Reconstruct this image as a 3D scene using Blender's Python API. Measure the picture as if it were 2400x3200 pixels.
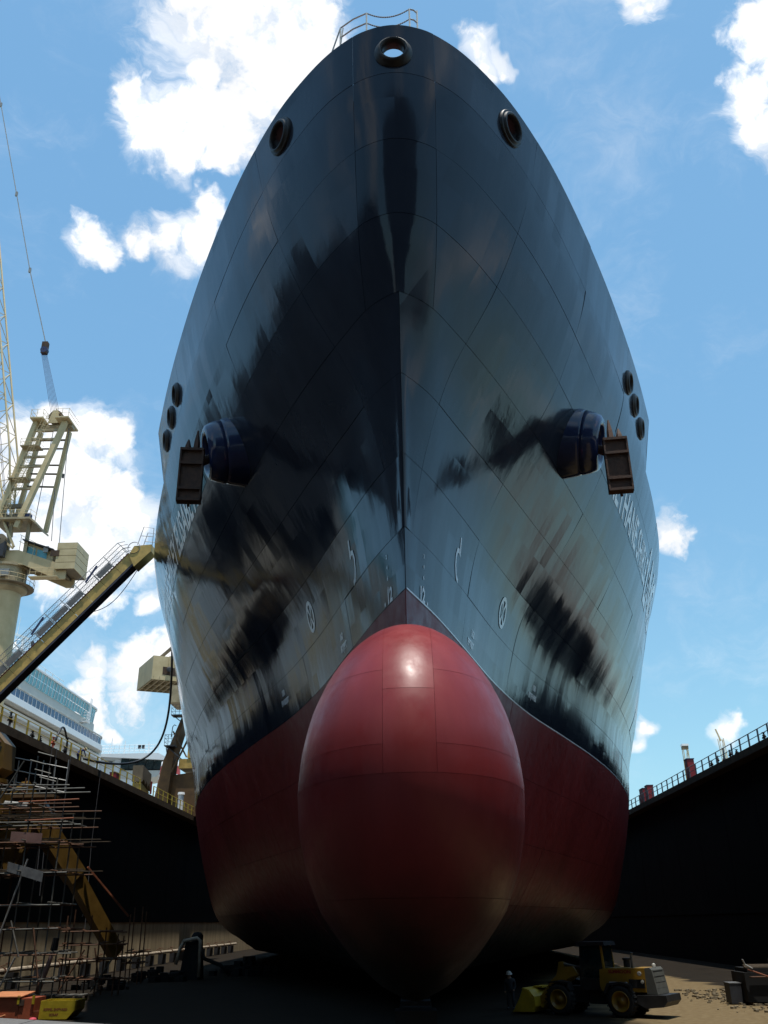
import bpy, math, random
import numpy as np
from mathutils import Vector, Matrix
random.seed(7); np.random.seed(7)
SC = bpy.context.scene
for o in list(bpy.data.objects): bpy.data.objects.remove(o)
COL = SC.collection

# ------------------------------------------------------------------ camera
F, CU, CV = 2800.0, 1200.0, 1600.0            # focal length and centre, in pixels of a 2400 x 3200 frame
EYE = np.array([0.0, 0.0, 4.2])
ay = np.array([93.0, -1283.0, -F]); ay /= np.linalg.norm(ay)      # the dock axis seen by the camera
az = np.array([-81.0, 6105.0, -F]); az -= ay * (ay @ az); az /= np.linalg.norm(az)
ax = np.cross(ay, az)
RC = np.stack([ax, ay, az], 1)
cam_d = bpy.data.cameras.new('camera'); cam = bpy.data.objects.new('camera', cam_d); COL.objects.link(cam)
cam.matrix_world = Matrix.Translation(Vector(EYE)) @ Matrix(RC.T.tolist()).to_4x4()
cam_d.sensor_fit = 'VERTICAL'; cam_d.sensor_height = 32.0; cam_d.sensor_width = 24.0; cam_d.lens = 28.0
cam_d.clip_start = 0.1; cam_d.clip_end = 6000
SC.camera = cam

# ------------------------------------------------------------------ light
SUN = Vector((0.09, -0.15, 1.0)).normalized()
sun_d = bpy.data.lights.new('sun', 'SUN'); sun_d.energy = 2.6; sun_d.angle = math.radians(0.53); sun_d.color = (1.0, 0.955, 0.88)
sun = bpy.data.objects.new('sun', sun_d); COL.objects.link(sun); sun.location = (0, -40, 120)
sun.rotation_euler = SUN.to_track_quat('Z', 'Y').to_euler()
SC.view_settings.view_transform = 'Standard'; SC.view_settings.look = 'None'
SC.view_settings.exposure = 0.9; SC.view_settings.gamma = 1.0; SC.view_settings.use_curve_mapping = False
SC.render.film_transparent = False
SC.cycles.max_bounces = 6; SC.cycles.diffuse_bounces = 2; SC.cycles.glossy_bounces = 3

def sky_dir(u, v):                              # direction of a cloud measured on the sky (full-view units)
    s = 2400 / 1659
    c = np.array([u * s - CU, CV - v * s, -F]); d = RC.T @ c
    return d / np.linalg.norm(d)
W = bpy.data.worlds.new('World'); SC.world = W; W.use_nodes = True
nt = W.node_tree; nt.nodes.clear()
def nd(t, **k):
    n = nt.nodes.new(t)
    for a, b in k.items(): setattr(n, a, b)
    return n
def plug(sock, v):
    if isinstance(v, bpy.types.NodeSocket): nt.links.new(v, sock)
    else: sock.default_value = v
def m(op, a, b=0.0, c=0.0, clamp=False):
    n = nd('ShaderNodeMath', operation=op, use_clamp=clamp); plug(n.inputs[0], a); plug(n.inputs[1], b); plug(n.inputs[2], c); return n.outputs[0]
def mapr(v, a, b, c=0.0, d=1.0):
    n = nd('ShaderNodeMapRange', interpolation_type='SMOOTHSTEP'); plug(n.inputs[0], v)
    for i, q in enumerate((a, b, c, d)): n.inputs[i + 1].default_value = q
    return n.outputs[0]
tc = nd('ShaderNodeTexCoord'); D = tc.outputs['Generated']
sky = nd('ShaderNodeTexSky', sky_type='NISHITA', sun_disc=False)
sky.sun_elevation = math.asin(SUN.z); sky.sun_rotation = math.atan2(SUN.x, SUN.y)
sky.altitude = 0; sky.air_density = 1.0; sky.dust_density = 0.6; sky.ozone_density = 1.6
def noise(scale, detail, rough, vec=D, dist=0.0):
    n = nd('ShaderNodeTexNoise'); n.inputs['Scale'].default_value = scale; n.inputs['Detail'].default_value = detail
    n.inputs['Roughness'].default_value = rough; n.inputs['Distortion'].default_value = dist; nt.links.new(vec, n.inputs['Vector']); return n.outputs['Fac']
CLOUDS = [(480, 20, 150), (570, 100, 140), (650, 60, 100), (690, 20, 60), (600, 200, 110), (520, 250, 90), (430, 250, 85), (350, 245, 75), (290, 215, 50), (330, 300, 70), (400, 330, 55), (480, 310, 60), (420, 140, 60),
          (190, 528, 48), (268, 520, 40), (335, 512, 52), (400, 520, 56), (430, 470, 34), (455, 435, 42),
          (190, 930, 62), (130, 905, 40), (240, 950, 62), (150, 1030, 120), (250, 1090, 80), (60, 960, 70), (20, 1010, 70), (285, 1140, 46), (200, 1170, 95), (120, 1270, 60), (190, 1270, 60), (80, 1150, 80), (300, 1210, 36), (300, 1290, 30),
          (1365, 22, 50), (1400, 5, 40), (1660, 90, 85), (1605, 205, 66), (1655, 265, 66), (1045, 112, 44), (1085, 135, 24),
          (1445, 1150, 38), (180, 1415, 36), (178, 1468, 38), (185, 1540, 56), (235, 1565, 32), (310, 1440, 75), (370, 1430, 60),
          (1380, 1580, 18), (1575, 1588, 36), (1388, 1420, 14)]
field = None
wob = nd('ShaderNodeTexNoise'); wob.inputs['Scale'].default_value = 13.0; wob.inputs['Detail'].default_value = 4.0; nt.links.new(D, wob.inputs['Vector'])
wv = nd('ShaderNodeVectorMath', operation='MULTIPLY_ADD'); nt.links.new(wob.outputs['Color'], wv.inputs[0]); wv.inputs[1].default_value = (.095,) * 3
sub = nd('ShaderNodeVectorMath', operation='ADD'); nt.links.new(D, sub.inputs[0]); sub.inputs[1].default_value = (-.0475,) * 3
nt.links.new(sub.outputs[0], wv.inputs[2])
nrm = nd('ShaderNodeVectorMath', operation='NORMALIZE'); nt.links.new(wv.outputs[0], nrm.inputs[0])
for (u, v, r) in CLOUDS:
    d = sky_dir(u, v)
    cc = F / math.sqrt(F * F + (u * 1.4467 - CU) ** 2 + (v * 1.4467 - CV) ** 2)
    R = 1.15 * r * 1.4467 / F * cc
    dn = nd('ShaderNodeVectorMath', operation='DOT_PRODUCT'); nt.links.new(nrm.outputs[0], dn.inputs[0]); dn.inputs[1].default_value = d.tolist()
    f1 = m('MULTIPLY_ADD', dn.outputs['Value'], 2 / R ** 2, 1 - 2 / R ** 2)
    field = f1 if field is None else m('MAXIMUM', field, f1)
field = m('MAXIMUM', field, -1.5)
n1 = noise(15, 12, .66); n2 = noise(2.6, 8, .58, dist=.3)
n3 = noise(38, 9, .62, dist=.5); st = nd('ShaderNodeMapping'); st.inputs['Scale'].default_value = (1.0, 1.0, 2.2); nt.links.new(nrm.outputs[0], st.inputs[0]); n4 = noise(8, 10, .7, st.outputs[0], .6)
fc = m('ADD', m('MULTIPLY', field, 1.25), m('ADD', m('MULTIPLY', m('SUBTRACT', n1, .50), 3.0), m('MULTIPLY', m('SUBTRACT', n3, .5), 2.3)))
core = mapr(fc, -.05, 1.05)
wisp = m('MULTIPLY', mapr(m('ADD', field, m('MULTIPLY', m('SUBTRACT', n4, .5), 4.6)), -.45, 1.2), .75)
haze_v = m('MULTIPLY', mapr(m('MULTIPLY_ADD', n4, .6, noise(3.0, 6, .6)), .78, 1.15), .30)
inframe = m('MAXIMUM', m('MAXIMUM', core, wisp), haze_v)
axis = RC.T @ np.array([0, 0, -1.0])
dn = nd('ShaderNodeVectorMath', operation='DOT_PRODUCT'); nt.links.new(D, dn.inputs[0]); dn.inputs[1].default_value = axis.tolist()
away = mapr(dn.outputs['Value'], math.cos(math.radians(46)), math.cos(math.radians(37)), 1.0, 0.0)
gen = m('MULTIPLY', mapr(m('MULTIPLY_ADD', n1, .25, n2), .66, .84), away)
mask = m('MAXIMUM', inframe, gen)
shade = mapr(noise(7, 6, .6), .3, .7, 4.4, 5.6)
cl = nd('ShaderNodeCombineColor'); plug(cl.inputs[0], m('MULTIPLY', shade, .99)); plug(cl.inputs[1], shade); plug(cl.inputs[2], m('MULTIPLY', shade, 1.02))
sp = nd('ShaderNodeSeparateColor'); nt.links.new(sky.outputs[0], sp.inputs[0])   # humid tropical air: flatter than clear-air scattering
cb = nd('ShaderNodeCombineColor')
for i, (g, p) in enumerate(((.82, .70), (1.35, .60), (2.05, .40))): plug(cb.inputs[i], m('MULTIPLY', m('POWER', sp.outputs[i], p), g))
mx = nd('ShaderNodeMix', data_type='RGBA'); plug(mx.inputs[0], mask); nt.links.new(cb.outputs[0], mx.inputs[6]); nt.links.new(cl.outputs[0], mx.inputs[7])
bg = nd('ShaderNodeBackground'); bg.inputs[1].default_value = 0.12; nt.links.new(mx.outputs[2], bg.inputs[0])
out = nd('ShaderNodeOutputWorld'); nt.links.new(bg.outputs[0], out.inputs[0])

# ------------------------------------------------------------------ helpers
MATS = {}
def mat(name, col, rough=.6, metal=0.0, var=.18, scale=1.5, bump=0.0, bscale=20.0, ior=1.45, coat=0.0, rvar=.1, col2=None, streak=False, mode='Object'):
    M = bpy.data.materials.new(name); M.use_nodes = True; t = M.node_tree; N = t.nodes; L = t.links
    b = N['Principled BSDF']; tcn = N.new('ShaderNodeTexCoord'); src = tcn.outputs[mode]
    if streak:
        mp = N.new('ShaderNodeMapping'); mp.inputs['Scale'].default_value = (1, 1, .12); L.new(src, mp.inputs[0]); src = mp.outputs[0]
    n = N.new('ShaderNodeTexNoise'); n.inputs['Scale'].default_value = scale; n.inputs['Detail'].default_value = 7; n.inputs['Roughness'].default_value = .62; L.new(src, n.inputs['Vector'])
    r = N.new('ShaderNodeValToRGB'); c = np.array(col)
    c0 = c * (1 - var); c1 = np.minimum(c * (1 + var), 1) if col2 is None else np.array(col2)
    r.color_ramp.elements[0].position = .32; r.color_ramp.elements[1].position = .68
    r.color_ramp.elements[0].color = (*c0, 1); r.color_ramp.elements[1].color = (*c1, 1)
    L.new(n.outputs['Fac'], r.inputs[0]); L.new(r.outputs[0], b.inputs['Base Color'])
    mr = N.new('ShaderNodeMapRange'); mr.inputs[3].default_value = max(.02, rough - rvar); mr.inputs[4].default_value = min(1, rough + rvar)
    mr.inputs[1].default_value = .3; mr.inputs[2].default_value = .7; L.new(n.outputs['Fac'], mr.inputs[0]); L.new(mr.outputs[0], b.inputs['Roughness'])
    b.inputs['Metallic'].default_value = metal; b.inputs['IOR'].default_value = ior; b.inputs['Coat Weight'].default_value = coat; b.inputs['Coat Roughness'].default_value = .08
    if bump:
        n2_ = N.new('ShaderNodeTexNoise'); n2_.inputs['Scale'].default_value = bscale; n2_.inputs['Detail'].default_value = 5; L.new(tcn.outputs[mode], n2_.inputs['Vector'])
        bp = N.new('ShaderNodeBump'); bp.inputs['Strength'].default_value = bump; bp.inputs['Distance'].default_value = .02; L.new(n2_.outputs['Fac'], bp.inputs['Height']); L.new(bp.outputs[0], b.inputs['Normal'])
    MATS[name] = M; return M

def hull_mat(name, col, rough, ior, wave, col2, fine, spec=(1, 1, 1, 1)):
    """ship paint: gloss with scuffs, and the shallow hungry-horse ripple of plating over frames"""
    M = mat(name, col, rough, 0, .2, .35, 0, 10, ior, 0, .06, col2, True, 'Object'); t = M.node_tree; N = t.nodes; L = t.links; b = N['Principled BSDF']
    tcn = N.new('ShaderNodeTexCoord'); sx = N.new('ShaderNodeSeparateXYZ'); L.new(tcn.outputs['Object'], sx.inputs[0])
    def mm(op, a, bb):
        k = N.new('ShaderNodeMath'); k.operation = op
        for i, q in enumerate((a, bb)):
            if isinstance(q, (int, float)): k.inputs[i].default_value = q
            else: L.new(q, k.inputs[i])
        return k.outputs[0]
    vm = lambda op, a, bb: (lambda k: (k.__setattr__('operation', op), [L.new(q, k.inputs[i]) if isinstance(q, bpy.types.NodeSocket) else setattr(k.inputs[i], 'default_value', q) for i, q in enumerate((a, bb))], k.outputs[0])[2])(N.new('ShaderNodeVectorMath'))
    # every bay between two frames of the plating lies at its own slight angle
    b.inputs['Specular Tint'].default_value = spec
    cell = N.new('ShaderNodeCombineXYZ'); L.new(mm('FLOOR', mm('MULTIPLY', sx.outputs[1], 1 / .85), 0.0), cell.inputs[1]); L.new(mm('FLOOR', mm('MULTIPLY', sx.outputs[2], 1 / 2.6), 0.0), cell.inputs[2]); L.new(mm('SIGN', sx.outputs[0], 0.0), cell.inputs[0])
    wn = N.new('ShaderNodeTexWhiteNoise'); wn.noise_dimensions = '3D'; L.new(cell.outputs[0], wn.inputs['Vector'])
    ge = N.new('ShaderNodeNewGeometry')
    off = vm('MULTIPLY', vm('SUBTRACT', wn.outputs['Color'], (.5, .5, .5)), (wave,) * 3)
    nn = vm('NORMALIZE', vm('ADD', ge.outputs['Normal'], off), (0, 0, 0))
    mp = N.new('ShaderNodeMapping'); mp.inputs['Scale'].default_value = (1, 1, .35); L.new(tcn.outputs['Object'], mp.inputs[0])
    n3 = N.new('ShaderNodeTexNoise'); n3.inputs['Scale'].default_value = 1.1; n3.inputs['Detail'].default_value = 5; L.new(mp.outputs[0], n3.inputs['Vector'])
    bp = N.new('ShaderNodeBump'); bp.inputs['Strength'].default_value = 1.0; bp.inputs['Distance'].default_value = 1.0
    L.new(mm('MULTIPLY', n3.outputs['Fac'], fine), bp.inputs['Height']); L.new(nn, bp.inputs['Normal']); L.new(bp.outputs[0], b.inputs['Normal'])
    return M

ORG = {}                                            # world base point of every Empty or mesh that parents parts
class MB:
    def __init__(s): s.v = []; s.f = []
    def add(s, vs, fs):
        k = len(s.v); s.v += [tuple(map(float, p)) for p in vs]; s.f += [tuple(i + k for i in f) for f in fs]; return s
    def box(s, c, d, R=None):
        c = np.array(c, float); h = np.array(d, float) / 2
        P = np.array([[x, y, z] for x in (-1, 1) for y in (-1, 1) for z in (-1, 1)]) * h
        if R is not None: P = P @ np.array(R).T
        return s.add(P + c, [(0, 1, 3, 2), (4, 6, 7, 5), (0, 4, 5, 1), (2, 3, 7, 6), (0, 2, 6, 4), (1, 5, 7, 3)])
    def bb(s, lo, hi): return s.box([(a + b) / 2 for a, b in zip(lo, hi)], [b - a for a, b in zip(lo, hi)])
    def bar(s, a, b, w, h, up=(0, 0, 1)):
        a = np.array(a, float); b = np.array(b, float); d = b - a; l = np.linalg.norm(d); d /= l
        up = np.array(up, float)
        if abs(d @ up) > .99: up = np.array([1.0, 0, 0]) if abs(d[0]) < .9 else np.array([0, 1.0, 0])
        x = np.cross(d, up); x /= np.linalg.norm(x); y = np.cross(x, d)
        return s.box((a + b) / 2, (w, l, h), np.stack([x, d, y], 1))
    def tube(s, pts, r, n=6, caps=True):
        pts = [np.array(p, float) for p in pts]; rr = r if hasattr(r, '__len__') else [r] * len(pts)
        vs = []; prev = None
        for i, p in enumerate(pts):
            d = pts[min(i + 1, len(pts) - 1)] - pts[max(i - 1, 0)]; d /= np.linalg.norm(d)
            if prev is None:
                u = np.array([0, 0, 1.0]) if abs(d[2]) < .9 else np.array([1.0, 0, 0])
            else: u = prev
            x = np.cross(d, u); x /= np.linalg.norm(x); y = np.cross(x, d); prev = y
            for k in range(n):
                a = 2 * math.pi * k / n; vs.append(p + rr[i] * (math.cos(a) * x + math.sin(a) * y))
        fs = [(i * n + k, i * n + (k + 1) % n, (i + 1) * n + (k + 1) % n, (i + 1) * n + k) for i in range(len(pts) - 1) for k in range(n)]
        if caps: fs += [tuple(range(n - 1, -1, -1)), tuple((len(pts) - 1) * n + k for k in range(n))]
        return s.add(vs, fs)
    def prism(s, poly, a, b, axis='y'):
        """2-D outline pulled from a to b along one axis"""
        n = len(poly)
        def P(p, q): return {'y': (p[0], q, p[1]), 'x': (q, p[0], p[1]), 'z': (p[0], p[1], q)}[axis]
        return s.add([P(p, a) for p in poly] + [P(p, b) for p in poly],
                     [tuple(range(n - 1, -1, -1)), tuple(range(n, 2 * n))] + [(i, (i + 1) % n, n + (i + 1) % n, n + i) for i in range(n)])
    def lathe(s, c, axis, prof, n=20, up=None, sq=1.0):
        """profile of (radius, height) turned about an axis; sq widens it sideways"""
        c = np.array(c, float); d = np.array(axis, float); d /= np.linalg.norm(d)
        u = np.array(up if up is not None else ((0, 0, 1) if abs(d[2]) < .9 else (1, 0, 0)), float)
        x = np.cross(d, u); x /= np.linalg.norm(x); y = np.cross(x, d)
        vs = [c + h * d + r * (sq * math.cos(2 * math.pi * k / n) * x + math.sin(2 * math.pi * k / n) * y) for r, h in prof for k in range(n)]
        fs = [(i * n + k, i * n + (k + 1) % n, (i + 1) * n + (k + 1) % n, (i + 1) * n + k) for i in range(len(prof) - 1) for k in range(n)]
        return s.add(vs, fs)
    def quad(s, *p): return s.add(p, [tuple(range(len(p)))])
    def build(s, name, mt, parent=None, smooth=False, local=False, stuff=False):
        me = bpy.data.meshes.new(name)
        off = np.array(ORG.get(parent.name, (0, 0, 0))) if (parent is not None and not local) else np.zeros(3)
        me.from_pydata([tuple(np.array(p) - off) for p in s.v], [], s.f)
        me.materials.append(mt if not isinstance(mt, str) else MATS[mt])
        if smooth: me.polygons.foreach_set('use_smooth', [True] * len(me.polygons))
        me.update(); me.validate()
        o = bpy.data.objects.new(name, me); COL.objects.link(o)
        if parent is not None: o.parent = parent; ORG[o.name] = tuple(off)
        else: ORG[o.name] = (0, 0, 0)
        if stuff: o['kind'] = 'stuff'
        return o
def tag(o, label, cat, group=None, kind=None):
    if label: o['label'] = label
    if cat: o['category'] = cat
    if group: o['group'] = group
    if kind: o['kind'] = kind
    return o
def thing(name, label, cat, loc=(0, 0, 0), group=None, rz=0):
    o = bpy.data.objects.new(name, None); COL.objects.link(o); o.empty_display_size = .3
    o.location = loc; o.rotation_euler = (0, 0, rz); ORG[o.name] = tuple(loc)
    return tag(o, label, cat, group)
def structure(mb, name, mt, smooth=False):
    o = mb.build(name, mt, smooth=smooth); o['kind'] = 'structure'; return o
def kids(o): return [c for c in bpy.data.objects if c.parent == o]
def copy_tree(o, loc=None, parent=None, label=None, rz=None):
    c = o.copy(); COL.objects.link(c); ORG[c.name] = ORG.get(o.name, (0, 0, 0))
    if parent is not None: c.parent = parent
    for k in kids(o): copy_tree(k, parent=c)
    if loc is not None: c.location = loc
    if rz is not None: c.rotation_euler.z = rz
    if label: c['label'] = label
    return c
def part_copy(o, loc, parent=None, rot=None):
    c = o.copy(); COL.objects.link(c); c.location = loc; c.parent = parent if parent is not None else o.parent
    if rot is not None: c.rotation_euler = rot
    ORG[c.name] = ORG.get(o.name, (0, 0, 0)); return c
def rk(r, k, y): return np.array([r * y, y, EYE[2] + k * y])         # bearing and slope from the survey point, at a distance y
_txt = {}
def text2d(s, size, bold=0.0):
    """flat triangulated letters with their origin at the left end of the base line"""
    c = bpy.data.curves.new('lettering_curve', 'FONT'); c.body = s; c.size = size; c.offset = bold; c.resolution_u = 3
    o = bpy.data.objects.new('lettering_curve', c); COL.objects.link(o)
    dg = bpy.context.evaluated_depsgraph_get(); me = o.evaluated_get(dg).to_mesh()
    v = np.array([p.co[:] for p in me.vertices]); f = [tuple(p.vertices) for p in me.polygons]
    o.evaluated_get(dg).to_mesh_clear(); bpy.data.objects.remove(o); bpy.data.curves.remove(c)
    return v[:, :2], f
# ------------------------------------------------------------------ materials
hull_mat('black_hull_paint', (.018, .023, .036), .13, 1.36, .034, (.025, .031, .046), .012, (.80, .88, 1.0, 1))
hull_mat('red_hull_paint', (.20, .018, .018), .40, 1.42, .008, (.25, .029, .028), .010)
def bottom_blend():
    """towards the bottom the red blends into dull brown-black with a wandering edge"""
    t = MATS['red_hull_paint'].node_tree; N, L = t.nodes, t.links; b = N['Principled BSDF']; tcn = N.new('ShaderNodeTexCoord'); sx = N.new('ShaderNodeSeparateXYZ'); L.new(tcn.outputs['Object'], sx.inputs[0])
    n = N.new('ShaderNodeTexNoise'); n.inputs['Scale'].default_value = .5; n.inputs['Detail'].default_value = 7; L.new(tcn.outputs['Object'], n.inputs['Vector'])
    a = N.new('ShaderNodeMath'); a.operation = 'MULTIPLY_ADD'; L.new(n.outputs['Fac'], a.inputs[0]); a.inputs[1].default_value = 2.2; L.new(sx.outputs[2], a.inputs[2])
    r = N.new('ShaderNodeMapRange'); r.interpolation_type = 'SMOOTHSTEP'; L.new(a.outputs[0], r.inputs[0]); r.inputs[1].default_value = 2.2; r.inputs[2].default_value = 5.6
    old = b.inputs['Base Color'].links[0].from_socket; mx_ = N.new('ShaderNodeMix'); mx_.data_type = 'RGBA'; L.new(r.outputs[0], mx_.inputs[0]); mx_.inputs[6].default_value = (.015, .011, .008, 1); L.new(old, mx_.inputs[7]); L.new(mx_.outputs[2], b.inputs['Base Color'])  # red turns brown-black low on the hull
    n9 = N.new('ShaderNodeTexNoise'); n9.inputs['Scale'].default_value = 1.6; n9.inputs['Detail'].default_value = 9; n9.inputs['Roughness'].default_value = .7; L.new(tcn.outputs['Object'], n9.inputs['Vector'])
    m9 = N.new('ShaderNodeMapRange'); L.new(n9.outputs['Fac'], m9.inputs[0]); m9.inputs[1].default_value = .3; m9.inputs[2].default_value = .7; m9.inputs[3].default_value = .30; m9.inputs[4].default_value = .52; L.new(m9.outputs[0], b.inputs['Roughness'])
bottom_blend()
mat('added_store_clad', (.13, .135, .14), .7, 0, .3, .1)
mat('hull_core', (.006, .006, .008), .5)
mat('blue_paint', (.018, .028, .080), .13, 0, .15, 2, .05, 8, 1.5)
mat('white_marks', (.90, .90, .90), .16, 0, .08, 3, ior=1.45)
mat('rail_paint', (.62, .60, .55), .45, 0, .15, 3)
mat('anchor_rust', (.085, .046, .032), .8, 0, .45, 3, .5, 14)
mat('black_iron', (.012, .012, .014), .45, 0, .3, 4, .2, 12)
mat('deck_paint', (.16, .05, .04), .6)
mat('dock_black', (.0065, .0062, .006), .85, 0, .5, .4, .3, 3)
mat('dock_concrete', (.42, .34, .22), .9, 0, .3, .8, .5, 6, streak=True)
mat('dark_clad', (.09, .095, .105), .7, 0, .35, .12)
mat('coping_steel', (.085, .062, .042), .75, 0, .4, 1.4, .4, 8)
mat('floor_sun_shade', (.017, .013, .009), .92, 0, .4, .55, .8, 2.5, rvar=.05)  # near-black base stands for the ship's shade on the floor
mat('quay_concrete', (.28, .26, .22), .9, 0, .2, .3)
mat('yellow_rail', (.48, .36, .05), .5, 0, .3, 3)
mat('grey_rail', (.10, .11, .13), .5, 0, .3, 3)
mat('ledge_concrete', (.14, .13, .12), .85, 0, .22, 5, .4, 40)

for k_ in ('floor_sun_shade', 'dock_black', 'dock_concrete', 'dark_clad', 'coping_steel'): MATS[k_].node_tree.nodes['Principled BSDF'].inputs['Specular IOR Level'].default_value = .12
# ------------------------------------------------------------------ the dock
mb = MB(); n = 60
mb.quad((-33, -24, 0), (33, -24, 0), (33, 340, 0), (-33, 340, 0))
fl = structure(mb, 'dock_floor', 'floor_sun_shade')
ft_ = MATS['floor_sun_shade'].node_tree; N_, L_ = ft_.nodes, ft_.links; bs = N_['Principled BSDF']
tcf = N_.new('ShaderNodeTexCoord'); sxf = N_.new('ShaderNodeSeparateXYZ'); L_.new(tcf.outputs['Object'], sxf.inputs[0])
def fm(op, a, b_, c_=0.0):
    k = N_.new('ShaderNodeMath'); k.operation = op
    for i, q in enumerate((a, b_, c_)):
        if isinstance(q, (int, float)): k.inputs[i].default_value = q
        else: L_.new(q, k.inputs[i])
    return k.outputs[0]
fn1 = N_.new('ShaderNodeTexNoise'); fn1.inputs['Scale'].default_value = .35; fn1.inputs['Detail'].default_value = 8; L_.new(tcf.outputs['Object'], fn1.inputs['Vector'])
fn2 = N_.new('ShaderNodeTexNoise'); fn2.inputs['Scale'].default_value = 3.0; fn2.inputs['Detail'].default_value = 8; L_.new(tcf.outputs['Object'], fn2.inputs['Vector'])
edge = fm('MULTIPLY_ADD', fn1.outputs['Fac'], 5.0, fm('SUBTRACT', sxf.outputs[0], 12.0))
dry = N_.new('ShaderNodeMapRange'); dry.interpolation_type = 'SMOOTHSTEP'; L_.new(edge, dry.inputs[0]); dry.inputs[1].default_value = -1.0; dry.inputs[2].default_value = 1.6  # the dry mask paints the sunlit strip tan; darker floor stands for shade
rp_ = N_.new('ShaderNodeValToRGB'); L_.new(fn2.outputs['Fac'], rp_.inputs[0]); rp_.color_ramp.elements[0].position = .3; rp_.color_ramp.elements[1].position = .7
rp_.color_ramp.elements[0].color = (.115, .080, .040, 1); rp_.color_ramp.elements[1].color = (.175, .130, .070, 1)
old = bs.inputs['Base Color'].links[0].from_socket; mxf = N_.new('ShaderNodeMix'); mxf.data_type = 'RGBA'; shade_edge = N_.new('ShaderNodeMapRange'); shade_edge.interpolation_type = 'SMOOTHSTEP'; L_.new(fm('MULTIPLY_ADD', fn1.outputs['Fac'], 5.0, sxf.outputs[0]), shade_edge.inputs[0]); shade_edge.inputs[1].default_value = 22.5; shade_edge.inputs[2].default_value = 23.6; shade_edge.inputs[3].default_value = 1.0; shade_edge.inputs[4].default_value = 0.0  # beyond this edge the floor is painted dark again, as if shaded
L_.new(fm('MULTIPLY', dry.outputs[0], shade_edge.outputs[0]), mxf.inputs[0]); L_.new(old, mxf.inputs[6]); L_.new(rp_.outputs[0], mxf.inputs[7]); L_.new(mxf.outputs[2], bs.inputs['Base Color'])
for s, nm in ((-1, 'quay'), (1, 'quay')):
    structure(MB().quad(*[(s * 33.2, -1500, 17.9), (s * 2500, -1500, 17.9), (s * 2500, 2500, 17.9), (s * 33.2, 2500, 17.9)][::s]), nm, 'quay_concrete')
structure(MB().quad((-33.2, 342, 17.9), (33.2, 342, 17.9), (33.2, 2500, 17.9), (-33.2, 2500, 17.9)), 'quay', 'quay_concrete')
for s, nm, lab in ((-1, 'dock_wall', 'long dark dry dock wall on the left with yellow railing along its edge'),
                   (1, 'dock_wall', 'long black dry dock wall on the right below the dark railing')):
    t = thing(nm, lab, 'dock wall', (s * 30, 100, 0))
    xi = s * 31.3                                   # face of the wall; the walkway above it overhangs to 30 m
    MB().bb((min(xi, s * 33.2), -24, 0), (max(xi, s * 33.2), 342, 4.6)).build('lower_wall', 'dock_concrete' if s < 0 else 'dock_black', t)  # right wall foot is coloured black to stand for its shade
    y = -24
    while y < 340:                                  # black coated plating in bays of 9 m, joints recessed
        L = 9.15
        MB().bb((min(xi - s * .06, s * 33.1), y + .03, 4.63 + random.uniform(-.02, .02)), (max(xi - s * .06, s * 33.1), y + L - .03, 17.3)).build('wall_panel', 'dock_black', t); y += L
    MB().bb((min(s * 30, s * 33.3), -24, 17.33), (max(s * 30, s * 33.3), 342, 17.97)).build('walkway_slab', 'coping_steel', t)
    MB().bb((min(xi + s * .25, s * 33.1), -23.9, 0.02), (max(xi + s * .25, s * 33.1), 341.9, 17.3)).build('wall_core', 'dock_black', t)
structure(MB().bb((-33.2, -26, 0), (33.2, -24.01, 17.9)), 'dock_head_wall', 'dock_concrete')
structure(MB().bb((-33.2, 340.01, 0), (33.2, 342, 17.9)), 'dock_gate_wall', 'dock_concrete')

shed = thing('unseen_shed', 'unseen tall dark shed behind the viewpoint, mirrored in the centre of the black bow', 'shed', (-60, -60, 17.9))  # unseen building, placed and sized to darken the reflection in the bow
MB().bb((-34, -95, 17.9), (62, -50, 66)).build('wall', 'dark_clad', shed); MB().prism([(-35, 66.02), (63, 66.02), (14, 70)], -96, -49).build('roof', 'coping_steel', shed)
store = thing('added_store', 'added long low grey store right of the frame, mirrored low on the right bow', 'store', (75, 10, 17.9))  # added out of view to dull the bright horizon reflected in the hull
MB().bb((56, -60, 17.9), (100, 68, 25.5)).build('wall', 'added_store_clad', store); MB().bb((55, -61, 25.52), (101, 69, 26.2)).build('roof', 'coping_steel', store)
shed2 = thing('unseen_shed', 'unseen tall dark shed left of the frame, mirrored in the left flank of the bow', 'shed', (-110, 0, 17.9))  # unseen building, placed and sized to darken reflections in the left flank
MB().bb((-150, -70, 17.9), (-80, 98, 52)).build('wall', 'dark_clad', shed2); MB().bb((-151, -71, 52.02), (-79, 99, 53.5)).build('roof', 'coping_steel', shed2)

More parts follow.
